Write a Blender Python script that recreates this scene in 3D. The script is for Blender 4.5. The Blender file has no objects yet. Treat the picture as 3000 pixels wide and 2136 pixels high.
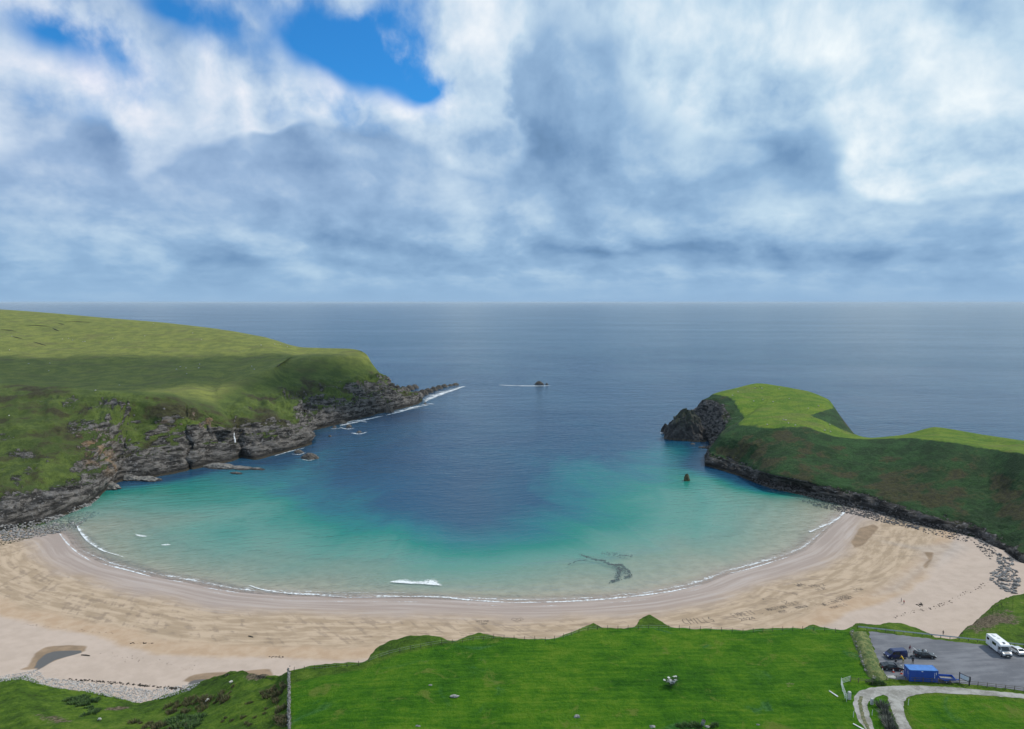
import bpy, bmesh, math, random
import numpy as np
from mathutils import Vector, Matrix
from mathutils.bvhtree import BVHTree

R = math.radians
scene = bpy.context.scene
COL = scene.collection
random.seed(7)
rng = np.random.default_rng(7)

# ------------------------------------------------------------------ camera
CAM_Z, FOC, PITCH = 122.0, 2065.0, R(5.06)
cam_d = bpy.data.cameras.new('camera')
cam = bpy.data.objects.new('camera', cam_d)
COL.objects.link(cam)
cam.location = (0, 0, CAM_Z)
cam.rotation_euler = (R(90) - PITCH, 0, 0)
cam_d.sensor_width = 36.0
cam_d.lens = 36.0 * FOC / 3000.0
cam_d.clip_start = 0.5
cam_d.clip_end = 200000.0
scene.camera = cam

scene.view_settings.view_transform = 'Standard'
scene.view_settings.look = 'None'
scene.view_settings.exposure = 0.0
scene.view_settings.gamma = 1.0
scene.view_settings.use_curve_mapping = False
scene.cycles.max_bounces = 4; scene.cycles.diffuse_bounces = 2; scene.cycles.glossy_bounces = 2; scene.cycles.volume_bounces = 0
scene.cycles.transparent_max_bounces = 12
scene.cycles.use_denoising = True

# ------------------------------------------------------------------ node helper
class S:
    """a shader socket with arithmetic"""
    def __init__(s, nt, sock): s.nt = nt; s.k = sock
    def _m(s, op, *a):
        n = s.nt.nodes.new('ShaderNodeMath'); n.operation = op
        for i, v in enumerate((s,) + a):
            if isinstance(v, S): s.nt.links.new(v.k, n.inputs[i])
            else: n.inputs[i].default_value = v
        return S(s.nt, n.outputs[0])
    def __add__(s, o): return s._m('ADD', o)
    def __radd__(s, o): return s._m('ADD', o)
    def __sub__(s, o): return s._m('SUBTRACT', o)
    def __rsub__(s, o): return (s * -1.0) + o
    def __mul__(s, o): return s._m('MULTIPLY', o)
    def __rmul__(s, o): return s._m('MULTIPLY', o)
    def __truediv__(s, o): return s._m('DIVIDE', o)
    def __pow__(s, o): return s._m('POWER', o)
    def f(s, op, *a): return s._m(op, *a)
    def clamp(s): return s._m('MINIMUM', 1.0)._m('MAXIMUM', 0.0)
    def step(s, a, b):                       # smoothstep a..b -> 0..1
        n = s.nt.nodes.new('ShaderNodeMapRange'); n.interpolation_type = 'SMOOTHSTEP'
        s.nt.links.new(s.k, n.inputs[0])
        n.inputs[1].default_value = a; n.inputs[2].default_value = b
        return S(s.nt, n.outputs[0])

def mix(nt, fac, a, b):
    n = nt.nodes.new('ShaderNodeMix'); n.data_type = 'RGBA'
    for sock, v in ((n.inputs[0], fac), (n.inputs[6], a), (n.inputs[7], b)):
        if isinstance(v, S): nt.links.new(v.k, sock)
        elif isinstance(v, (tuple, list)): sock.default_value = tuple(v) + (1.0,) if len(v) == 3 else v
        else: sock.default_value = v
    return S(nt, n.outputs[2])

def ramp(nt, fac, stops):
    n = nt.nodes.new('ShaderNodeValToRGB')
    e = n.color_ramp.elements
    while len(e) < len(stops): e.new(0.5)
    for i, (p, c) in enumerate(stops):
        e[i].position = p; e[i].color = tuple(c) + (1.0,)
    nt.links.new(fac.k, n.inputs[0])
    return S(nt, n.outputs[0])

def vec(nt, x, y, z):
    n = nt.nodes.new('ShaderNodeCombineXYZ')
    for i, v in enumerate((x, y, z)):
        if isinstance(v, S): nt.links.new(v.k, n.inputs[i])
        else: n.inputs[i].default_value = v
    return S(nt, n.outputs[0])

def sepxyz(nt, v):
    n = nt.nodes.new('ShaderNodeSeparateXYZ'); nt.links.new(v.k, n.inputs[0])
    return [S(nt, o) for o in n.outputs]

NOISE_DIM = '2D'
def noise(nt, v, scale, detail=4.0, rough=0.55, dist=0.0):
    n = nt.nodes.new('ShaderNodeTexNoise'); n.noise_dimensions = NOISE_DIM
    if v is not None: nt.links.new(v.k, n.inputs['Vector'])
    n.inputs['Scale'].default_value = scale; n.inputs['Detail'].default_value = detail
    n.inputs['Roughness'].default_value = rough; n.inputs['Distortion'].default_value = dist
    return S(nt, n.outputs[0])

def attr(nt, name):
    n = nt.nodes.new('ShaderNodeAttribute'); n.attribute_name = name
    return S(nt, n.outputs['Fac'])

def geo(nt, out):
    n = nt.nodes.new('ShaderNodeNewGeometry'); return S(nt, n.outputs[out])

def bump(nt, h, strength, dist, normal=None):
    n = nt.nodes.new('ShaderNodeBump')
    n.inputs['Strength'].default_value = strength; n.inputs['Distance'].default_value = dist
    nt.links.new(h.k, n.inputs['Height'])
    if normal: nt.links.new(normal.k, n.inputs['Normal'])
    return S(nt, n.outputs[0])

def new_mat(name):
    m = bpy.data.materials.new(name); m.use_nodes = True
    nt = m.node_tree; b = nt.nodes['Principled BSDF']
    return m, nt, b

def setin(nt, b, name, v):
    if isinstance(v, S): nt.links.new(v.k, b.inputs[name])
    elif isinstance(v, (tuple, list)): b.inputs[name].default_value = tuple(v) + (1.0,)
    else: b.inputs[name].default_value = v

def px_angle(u, v):
    """compass and height angle (degrees) at which a far thing stands"""
    a = (u - 1500) / FOC; b = (v - 1068) / FOC
    fx, fy, fz = a, math.cos(PITCH) - b * math.sin(PITCH), -(b * math.cos(PITCH) + math.sin(PITCH))
    return math.degrees(math.atan2(fx, fy)), math.degrees(math.atan2(fz, math.hypot(fx, fy)))

# ------------------------------------------------------------------ world: sky and its clouds
SUN_AZ, SUN_EL = 68.0, 47.0          # degrees right of the view direction, above the horizon
world = bpy.data.worlds.new('World'); scene.world = world
world.use_nodes = True
nt = world.node_tree
bg = nt.nodes['Background']
WS = 0.1
world.cycles.sampling_method = 'NONE'
bg.inputs['Strength'].default_value = WS
sky = nt.nodes.new('ShaderNodeTexSky'); sky.sky_type = 'NISHITA'; sky.sun_disc = False
sky.sun_elevation = R(SUN_EL); sky.sun_rotation = R(SUN_AZ)
sky.altitude = 100; sky.air_density = 1.0; sky.dust_density = 0.4; sky.ozone_density = 2.5
tcn = nt.nodes.new('ShaderNodeTexCoord'); D = S(nt, tcn.outputs['Generated'])
dx, dy, dz = sepxyz(nt, D)
el = dz.f('MINIMUM', 1.0).f('MAXIMUM', -1.0).f('ARCSINE') * 57.2958
az = dx.f('ARCTAN2', dy) * 57.2958
# vertical scale tightens toward the horizon, as cloud decks do
lv = (dz.f('MAXIMUM', 0.0) + 0.13).f('LOGARITHM', 2.718)
ax_ = az * 0.0175; ay_ = lv * 0.42
Q = vec(nt, ax_, ay_, 0.0)
def noise_xy(nt, v, scale, detail, rough):
    n = nt.nodes.new('ShaderNodeTexNoise'); n.noise_dimensions = '2D'; nt.links.new(v.k, n.inputs['Vector'])
    n.inputs['Scale'].default_value = scale; n.inputs['Detail'].default_value = detail; n.inputs['Roughness'].default_value = rough
    c = nt.nodes.new('ShaderNodeSeparateColor'); nt.links.new(n.outputs['Color'], c.inputs[0])
    return [S(nt, o) - 0.5 for o in c.outputs]
wx, wy, wz = noise_xy(nt, Q, 4.5, 4.0, 0.55)
qx = ax_ + wx * 0.05; qy = ay_ + wy * 0.04
A = noise(nt, vec(nt, qx, qy, 0), 5.2, 7.0, 0.56) - 0.5
A2 = noise(nt, vec(nt, qx + 0.030, qy + 0.026, 0), 5.2, 5.0, 0.56) - 0.5          # the same clouds seen a little toward the sun
n_b = noise(nt, vec(nt, ax_ * 0.5, lv * 1.1, 0), 6.0, 4.0, 0.55) - 0.5
relief = A - A2
AE = vec(nt, az + wx * 7.0 + A * 5.0, el + wy * 4.0 + A * 3.0, 0.0)
def add_blob(acc, u, v, su, sv, amp, tilt=0.0):
    """one cloud mass (or gap): a soft lobe in compass and height angle"""
    a0, e0 = px_angle(u, v)
    mp = nt.nodes.new('ShaderNodeMapping'); mp.vector_type = 'TEXTURE'
    nt.links.new(AE.k, mp.inputs['Vector'])
    mp.inputs['Location'].default_value = (a0, e0, 0); mp.inputs['Rotation'].default_value = (0, 0, R(tilt)); mp.inputs['Scale'].default_value = (su * 1.9 / 36.0, sv * 1.9 / 36.0, 1.0)
    g = nt.nodes.new('ShaderNodeTexGradient'); g.gradient_type = 'QUADRATIC_SPHERE'
    nt.links.new(mp.outputs[0], g.inputs[0])
    return S(nt, g.outputs['Fac'])._m('MULTIPLY_ADD', amp * 1.25, acc)
def total(lst, start=0.0):
    t = start
    for b in lst: t = add_blob(t, *b)
    return t
# gaps of blue in the high deck
cover = total([(130, 85, 150, 75, -0.8, -18), (470, 75, 120, 60, -0.7, 0), (850, 110, 300, 85, -0.62, -15), (1050, 60, 240, 110, -0.5, 0), (1130, 205, 200, 75, -0.8, -25), (1240, 285, 70, 40, -0.5),
               (340, 70, 130, 60, 0.5, -35), (720, 60, 110, 45, 0.30, -30)], 0.80 + A * 1.8 + wz * 0.6 + az.step(-9.0, 4.0) * 0.55 + el.step(14.0, 8.0) * 0.8)
cmask = cover.step(0.0, 0.85)
# high bright deck
deck = total([(1370, 130, 190, 170, 0.20), (1050, 300, 330, 70, 0.26, -8), (120, 200, 260, 80, 0.20, -10), (420, 390, 110, 130, 0.10), (2280, 90, 420, 160, 0.18), (2850, 280, 480, 200, 0.19, 8), (2690, 450, 150, 140, 0.16), (2950, 700, 220, 50, 0.16)],
             0.64 + relief * 0.95 + A * 0.25)
# nearer grey cumulus: where it stands, and how deep its shade is
front = total([(600, 560, 700, 170, 0.50), (230, 400, 130, 120, 0.30), (880, 430, 200, 90, 0.36), (1150, 520, 260, 130, 0.40), (1640, 300, 250, 330, 0.62, -8), (2150, 480, 420, 170, 0.50, 6), (1700, 640, 800, 120, 0.40), (2600, 640, 600, 90, 0.34), (60, 640, 250, 140, 0.35),
               (430, 420, 80, 110, -0.34), (640, 360, 60, 50, -0.28), (800, 350, 75, 55, -0.34), (1380, 300, 130, 200, -0.30), (2690, 440, 150, 130, -0.34)],
              -0.02 + A * 0.9 + el.step(9.0, 3.0) * 0.5)
fmask = front.step(0.22, 0.40)
shade = total([(210, 350, 110, 80, -0.10), (860, 410, 190, 80, -0.12), (640, 540, 380, 120, -0.05), (700, 750, 420, 60, -0.10), (1640, 420, 240, 200, -0.16), (2200, 510, 320, 80, -0.14, 8), (1740, 742, 420, 34, -0.16), (2350, 748, 460, 30, -0.08), (1250, 690, 240, 50, -0.06), (2930, 620, 150, 60, -0.08),
               (450, 620, 170, 100, 0.13), (950, 630, 260, 70, 0.07, -20), (2200, 610, 620, 80, 0.10), (1500, 620, 200, 60, 0.08), (60, 760, 180, 55, 0.10), (2500, 330, 500, 200, 0.08)],
              0.50 + relief * 0.74 + A * 0.15 + n_b * 0.06)
lum = deck * (1.0 - fmask) + shade * fmask
cmask = cmask.f('MAXIMUM', fmask)
lo = el.step(-0.5, 2.8)
lum = lum * lo + (0.50 + n_b * 0.10) * (1.0 - lo)
ccol = ramp(nt, lum.clamp(), [(0.0, (0.085, 0.18, 0.32)), (0.28, (0.175, 0.315, 0.52)), (0.5, (0.30, 0.475, 0.69)), (0.72, (0.53, 0.70, 0.845)), (1.0, (0.90, 0.97, 1.0))])
lav = mix(nt, (az.step(22.0, -34.0) * el.step(2.0, 10.0) * 0.7), (1, 1, 1), (1.12, 0.98, 1.0))
def vmul(nt, a, b):
    n = nt.nodes.new('ShaderNodeMix'); n.data_type = 'RGBA'; n.blend_type = 'MULTIPLY'
    n.inputs[0].default_value = 1.0
    for sock, v in ((n.inputs[6], a), (n.inputs[7], b)):
        if isinstance(v, S): nt.links.new(v.k, sock)
        else: sock.default_value = tuple(v) + (1.0,)
    return S(nt, n.outputs[2])
ccol = vmul(nt, vmul(nt, ccol, lav), (1.0 / WS, 1.0 / WS, 1.0 / WS))
blue = vmul(nt, S(nt, sky.outputs[0]), (0.24, 0.95, 1.5))
nt.links.new(mix(nt, cmask, blue, ccol).k, bg.inputs['Color'])

# ------------------------------------------------------------------ sun
sun_d = bpy.data.lights.new('sun', 'SUN'); sun_d.energy = 3.1; sun_d.angle = R(2.2); sun_d.color = (1.0, 0.95, 0.86)
sun = bpy.data.objects.new('sun', sun_d); COL.objects.link(sun)
sdir = Vector((math.sin(R(SUN_AZ)) * math.cos(R(SUN_EL)), math.cos(R(SUN_AZ)) * math.cos(R(SUN_EL)), math.sin(R(SUN_EL))))
sun.rotation_euler = sdir.to_track_quat('Z', 'Y').to_euler()
sun.location = (300, 100, 500)

# ------------------------------------------------------------------ pixel <-> place, noise, mesh helpers
CP, SP = math.cos(PITCH), math.sin(PITCH)
def ray(u, v):
    a = (u - 1500) / FOC; b = (v - 1068) / FOC
    return a, CP - b * SP, -(b * CP + SP)
def Pz(u, v, z):
    x, y, d = ray(u, v); t = (z - CAM_Z) / d
    return (x * t, y * t, z)
def Py(u, v, Y):
    x, y, d = ray(u, v); t = Y / y
    return (x * t, Y, CAM_Z + d * t)

_perm = np.random.default_rng(3).permutation(512).astype(np.int64)
_perm = np.concatenate([_perm, _perm, _perm])
_grad = np.random.default_rng(4).normal(size=(512, 3)); _grad /= np.linalg.norm(_grad, axis=1)[:, None]
def perlin(p):
    p = np.asarray(p, float); i = np.floor(p).astype(np.int64); f = p - i; i &= 511
    w = f * f * f * (f * (f * 6 - 15) + 10)
    out = 0
    for cx in (0, 1):
        for cy in (0, 1):
            for cz in (0, 1):
                h = _perm[_perm[_perm[(i[:, 0] + cx) & 511] + ((i[:, 1] + cy) & 511)] + ((i[:, 2] + cz) & 511)]
                g = _grad[h]
                d = g[:, 0] * (f[:, 0] - cx) + g[:, 1] * (f[:, 1] - cy) + g[:, 2] * (f[:, 2] - cz)
                wx = w[:, 0] if cx else 1 - w[:, 0]; wy = w[:, 1] if cy else 1 - w[:, 1]; wz = w[:, 2] if cz else 1 - w[:, 2]
                out = out + d * wx * wy * wz
    return out * 1.6
def fbm(p, sc, octs=4, gain=0.5, ridged=False):
    p = np.asarray(p, float) * sc; a = 1.0; s = 0; tot = 0
    for o in range(octs):
        n = perlin(p + o * 17.3)
        if ridged: n = 1 - 2 * np.abs(n)
        s = s + a * n; tot += a; a *= gain; p = p * 2.03
    return s / tot
def sstep(x, a, b):
    t = np.clip((x - a) / (b - a), 0, 1); return t * t * (3 - 2 * t)

def mesh_obj(name, verts, faces, mats, parent=None, attrs=None, smooth=True, midx=None):
    me = bpy.data.meshes.new(name)
    verts = np.asarray(verts, np.float32)
    if isinstance(faces, np.ndarray):
        nf, k = faces.shape
        me.vertices.add(len(verts)); me.vertices.foreach_set('co', verts.ravel())
        me.loops.add(nf * k); me.loops.foreach_set('vertex_index', faces.astype(np.int32).ravel())
        me.polygons.add(nf); me.polygons.foreach_set('loop_start', np.arange(0, nf * k, k, dtype=np.int32))
        me.update(calc_edges=True)
    else:
        me.from_pydata(verts.tolist(), [], faces)
    if smooth: me.polygons.foreach_set('use_smooth', np.ones(len(me.polygons), bool))
    for m in (mats if isinstance(mats, (list, tuple)) else [mats]): me.materials.append(m)
    if midx is not None: me.polygons.foreach_set('material_index', np.asarray(midx, np.int32))
    for k, v in (attrs or {}).items():
        a = me.attributes.new(k, 'FLOAT', 'POINT'); a.data.foreach_set('value', np.asarray(v, np.float32).ravel())
    me.update()
    o = bpy.data.objects.new(name, me); COL.objects.link(o)
    if parent: o.parent = parent
    return o
def tag(o, label=None, cat=None, group=None, kind=None):
    for k, v in (('label', label), ('category', cat), ('group', group), ('kind', kind)):
        if v: o[k] = v
    return o
def empty(name, loc=(0, 0, 0), rz=0.0):
    o = bpy.data.objects.new(name, None); COL.objects.link(o); o.location = loc; o.rotation_euler = (0, 0, rz); return o

def herm(P, counts, tens=0.75):
    """cubic interpolation along axis 0; counts[i] = steps between i and i+1"""
    P = np.asarray(P, float); n = len(P)
    d = P[1:] - P[:-1]
    L = np.maximum(np.linalg.norm(d.reshape(n - 1, -1, 3), axis=2), 1e-6).reshape((n - 1,) + P.shape[1:-1] + (1,))
    slope = d / L
    T = np.zeros_like(P); T[0] = slope[0]; T[-1] = slope[-1]
    if n > 2: T[1:-1] = (slope[:-1] * L[1:] + slope[1:] * L[:-1]) / (L[1:] + L[:-1])
    T *= tens
    out = []
    for i in range(n - 1):
        for k in range(counts[i]):
            t = k / counts[i]
            h00 = 2*t**3-3*t**2+1; h10 = t**3-2*t**2+t; h01 = -2*t**3+3*t**2; h11 = t**3-t**2
            c = h00 * P[i] + h10 * L[i] * T[i] + h01 * P[i+1] + h11 * L[i] * T[i+1]
            lin = P[i] * (1 - t) + P[i+1] * t
            out.append(c * tens + lin * (1 - tens))
    out.append(P[-1])
    return np.array(out)
def grid_faces(a, b):
    idx = np.arange(a * b).reshape(a, b)
    return np.stack([idx[:-1, :-1], idx[1:, :-1], idx[1:, 1:], idx[:-1, 1:]], -1).reshape(-1, 4)
def grid_normals(G):
    du = np.gradient(G, axis=0); dv = np.gradient(G, axis=1)
    n = np.cross(du, dv); n /= np.maximum(np.linalg.norm(n, axis=2), 1e-9)[..., None]
    return np.where(n[..., 2:3] < 0, -n, n)
def seg_dist(pts, poly, closed=False):
    """distance of each (x, y) to a polyline, arc length of the foot, signed side (left of the line > 0)"""
    poly = np.asarray(poly, float)[:, :2]
    if closed: poly = np.vstack([poly, poly[:1]])
    best = np.full(len(pts), 1e9); arc = np.zeros(len(pts)); side = np.zeros(len(pts)); acc = 0.0
    for a, b in zip(poly[:-1], poly[1:]):
        d = b - a; L = np.hypot(*d)
        if L < 1e-9: continue
        r = pts - a; t = np.clip((r @ d) / (L * L), 0, 1)
        q = r - t[:, None] * d; dist = np.hypot(q[:, 0], q[:, 1])
        m = dist < best
        best[m] = dist[m]; arc[m] = acc + t[m] * L
        side[m] = np.sign(d[0] * r[m, 1] - d[1] * r[m, 0]); acc += L
    return best, arc, side
def inpoly(pts, poly):
    poly = np.asarray(poly, float); x, y = pts[:, 0], pts[:, 1]; c = np.zeros(len(pts), bool); j = len(poly) - 1
    for i in range(len(poly)):
        xi, yi = poly[i][:2]; xj, yj = poly[j][:2]
        if yi != yj:
            c ^= ((yi > y) != (yj > y)) & (x < (xj - xi) * (y - yi) / (yj - yi) + xi)
        j = i
    return c
HAZE = 1.3e-5
# ================================================================== MATERIALS of the land
def mat_headland(name, g_pale, g_dark, heather, rock_amt, zrock, rb=1.0, lush_a=(0.088, 0.215, 0.012), lush_b=(0.125, 0.235, 0.016), lush_c=(0.12, 0.15, 0.03)):
    m, nt, b = new_mat(name)
    P = geo(nt, 'Position'); N = geo(nt, 'Normal')
    px, py, pz = sepxyz(nt, P); nx, ny, nz = sepxyz(nt, N)
    rk = attr(nt, 'rock'); soil = attr(nt, 'soil'); past = attr(nt, 'pasture')
    n1 = noise(nt, P, 0.012, 5, 0.6); n2 = noise(nt, P, 0.07, 5, 0.62); n3 = noise(nt, P, 0.45, 5, 0.65); n4 = noise(nt, P, 0.02, 6, 0.6, 0.6)
    st = noise(nt, vec(nt, px * 0.10, py * 0.10, pz * 0.5), 1.0, 5, 0.65)
    g = mix(nt, (n2 * 0.6 + n3 * 0.4).step(0.41, 0.59), g_dark, g_pale)  # paler and darker grass tones mixed at random by noise
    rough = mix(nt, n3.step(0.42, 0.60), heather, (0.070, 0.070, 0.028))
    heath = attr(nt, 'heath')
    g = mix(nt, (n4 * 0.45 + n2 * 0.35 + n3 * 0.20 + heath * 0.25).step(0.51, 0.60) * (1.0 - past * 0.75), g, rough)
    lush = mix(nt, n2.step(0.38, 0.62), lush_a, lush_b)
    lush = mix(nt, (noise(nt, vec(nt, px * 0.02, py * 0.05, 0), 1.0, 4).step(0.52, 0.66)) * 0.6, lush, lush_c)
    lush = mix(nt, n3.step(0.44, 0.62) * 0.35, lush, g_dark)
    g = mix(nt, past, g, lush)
    # rock
    r1 = mix(nt, st.step(0.40, 0.62), (0.022 * rb, 0.020 * rb, 0.018 * rb), (0.140 * rb, 0.128 * rb, 0.116 * rb))
    r1 = mix(nt, n3.step(0.56, 0.68), r1, (0.27, 0.255, 0.245))
    r1 = mix(nt, soil.clamp(), r1, mix(nt, n3.step(0.35, 0.65), (0.24, 0.155, 0.085), (0.36, 0.235, 0.13)))
    wet = (pz + n2 * 5.0 - 2.5).step(5.5, 1.2)
    r1 = mix(nt, wet, r1, mix(nt, n3.step(0.3, 0.7), (0.014, 0.013, 0.014), (0.045, 0.040, 0.034)))
    tide = (pz + n3 * 0.8).step(1.9, 1.0)
    r1 = mix(nt, tide * 0.55, r1, (0.085, 0.070, 0.045))
    slope = (1.0 - nz)
    rf = slope * 1.1 + rk * rock_amt + (n2 - 0.5) * 0.7 + (n3 - 0.5) * 0.8 + (pz * -1.0 + zrock).f('MAXIMUM', -6.0) * 0.045
    rf = rf.step(0.60, 0.74)
    col = mix(nt, rf, g, r1)
    setin(nt, b, 'Base Color', col)
    setin(nt, b, 'Roughness', 0.9); setin(nt, b, 'Specular IOR Level', 0.15)
    h = n3 * 0.6 + noise(nt, P, 1.6, 4, 0.7) * 0.5 + rf * st * 2.0
    setin(nt, b, 'Normal', bump(nt, h, 0.9, 2.6))
    return m

def mat_field():
    m, nt, b = new_mat('field_grass')
    P = geo(nt, 'Position'); N = geo(nt, 'Normal'); px, py, pz = sepxyz(nt, P); nx, ny, nz = sepxyz(nt, N)
    fld = attr(nt, 'meadow'); bare = attr(nt, 'bare')
    n1 = noise(nt, P, 0.045, 5, 0.6); n2 = noise(nt, P, 0.25, 5, 0.65); n3 = noise(nt, P, 1.1, 5, 0.7); n4 = noise(nt, P, 3.2, 3, 0.7)
    rows = noise(nt, vec(nt, px * 0.10 + py * 0.02, py * 0.9, 0), 1.0, 4, 0.6)
    k = n1 * 0.35 + n2 * 0.30 + n3 * 0.25 + rows * 0.30 - 0.05
    lush = ramp(nt, k, [(0.38, (0.016, 0.078, 0.003)), (0.49, (0.038, 0.132, 0.004)), (0.58, (0.070, 0.180, 0.006)), (0.70, (0.135, 0.225, 0.016))])
    lush = mix(nt, n4.step(0.62, 0.8) * 0.6, lush, (0.035, 0.13, 0.02))
    # paler tall grass drifts and a few dry patches
    lush = mix(nt, noise(nt, P, 0.06, 5, 0.6, 0.8).step(0.60, 0.72) * 0.75, lush, mix(nt, n3.step(0.3, 0.7), (0.012, 0.075, 0.018), (0.07, 0.19, 0.055)))
    lush = mix(nt, (noise(nt, P, 0.13, 6, 0.7, 0.4)).step(0.58, 0.70) * 0.75, lush, (0.15, 0.19, 0.03))
    rough = ramp(nt, n1 * 0.3 + n2 * 0.4 + n3 * 0.3, [(0.36, (0.030, 0.055, 0.010)), (0.48, (0.065, 0.130, 0.012)), (0.57, (0.115, 0.190, 0.018)), (0.68, (0.18, 0.215, 0.05))])
    g = mix(nt, fld.clamp(), rough, lush)
    soil = mix(nt, n3.step(0.35, 0.65), (0.055, 0.042, 0.024), (0.22, 0.18, 0.12))
    sf = ((1.0 - nz) * 1.3 + (n2 - 0.5) * 0.8 + (n3 - 0.5) * 0.4).step(0.55, 0.72) * (1.0 - fld * 0.8)
    sf2 = (bare + (n2 - 0.5) * 0.7 + (n3 - 0.5) * 0.5).step(0.48, 0.62)
    col = mix(nt, sf.f('MAXIMUM', sf2), g, soil)
    setin(nt, b, 'Base Color', col); setin(nt, b, 'Roughness', 0.95); setin(nt, b, 'Specular IOR Level', 0.1)
    setin(nt, b, 'Normal', bump(nt, n3 * 0.8 + n4 * 0.5 + n2 * 0.4, 1.0, 0.8))
    return m

def mat_sand():
    m, nt, b = new_mat('beach_sand')
    P = geo(nt, 'Position'); px, py, pz = sepxyz(nt, P)
    d = attr(nt, 'inland'); s = attr(nt, 'along'); pool = attr(nt, 'pool'); stain = attr(nt, 'stain'); damp = attr(nt, 'damp')
    n1 = noise(nt, P, 0.03, 5, 0.6); n2 = noise(nt, P, 0.2, 5, 0.6); n3 = noise(nt, P, 1.5, 4, 0.65)
    dn = d + (n1 - 0.5) * 14.0 + (n2 - 0.5) * 3.0
    bands = noise(nt, vec(nt, s * 0.02, d * 0.42, 0.0), 1.0, 5, 0.62)
    bands2 = noise(nt, vec(nt, s * 0.09 + d * 0.05, d * 0.32, 3.0), 1.0, 5, 0.6)
    diag = noise(nt, vec(nt, (s * 0.80 - d * 0.62) * 0.35, (s * 0.62 + d * 0.80) * 0.055, 5.0), 1.0, 4, 0.6)
    wet = mix(nt, bands.step(0.38, 0.62), (0.33, 0.26, 0.22), (0.40, 0.325, 0.28))
    tan = mix(nt, bands2.step(0.36, 0.64), (0.345, 0.255, 0.170), (0.47, 0.355, 0.25))
    streak = (bands * 0.45 + diag * 0.65 + (n2 - 0.5) * 0.3).step(0.57, 0.70)
    stzone = dn.step(10.0, 22.0) * dn.step(50.0, 43.0) * (0.35 + s.step(700.0, 250.0) * 0.65)
    tan = mix(nt, streak * stzone * 0.6, tan, (0.215, 0.16, 0.115))
    smooth = mix(nt, n2.step(0.3, 0.7), (0.41, 0.285, 0.185), (0.47, 0.345, 0.24))
    dry = mix(nt, (n2 * 0.6 + n1 * 0.4).step(0.35, 0.65), (0.43, 0.34, 0.275), (0.485, 0.385, 0.315))
    dry = mix(nt, noise(nt, P, 0.6, 6, 0.7).step(0.66, 0.74) * 0.35, dry, (0.34, 0.27, 0.21))
    c = mix(nt, dn.step(9.0, 24.0), wet, tan)
    c = mix(nt, dn.step(42.0, 49.0), c, smooth)
    c = mix(nt, (d + (n1 - 0.5) * 10.0).step(53.0, 57.0), c, dry)
    # pale lines left by the last waves
    c = mix(nt, (bands.step(0.60, 0.70)) * dn.step(28.0, 6.0) * 0.35, c, (0.47, 0.42, 0.40))
    c = mix(nt, damp.clamp() * 0.5, c, mix(nt, n2.step(0.35, 0.65), (0.30, 0.27, 0.25), (0.42, 0.37, 0.33)))
    c = mix(nt, (stain + (n2 - 0.5) * 0.35).step(0.30, 0.62), c, mix(nt, n2.step(0.3, 0.7), (0.22, 0.155, 0.10), (0.30, 0.21, 0.135)))
    c = mix(nt, (pool + (n2 - 0.5) * 0.25).step(0.40, 0.62), c, (0.105, 0.098, 0.09))
    # the sea bed, paler where the sand is clean
    bed = mix(nt, n2.step(0.3, 0.7), (0.40, 0.36, 0.28), (0.50, 0.45, 0.36))
    c = mix(nt, d.step(-1.0, -12.0), c, bed)
    setin(nt, b, 'Base Color', c)
    wetness = (dn.step(20.0, 2.0) * 0.9).f('MAXIMUM', (pool + (n2 - 0.5) * 0.2).step(0.45, 0.6))
    setin(nt, b, 'Roughness', 0.92 - wetness * 0.42)
    setin(nt, b, 'Specular IOR Level', 0.25)
    setin(nt, b, 'Normal', bump(nt, n3 * 0.25 + bands2 * 0.3 + streak * stzone * -0.3, 0.3, 0.2))
    return m

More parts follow.
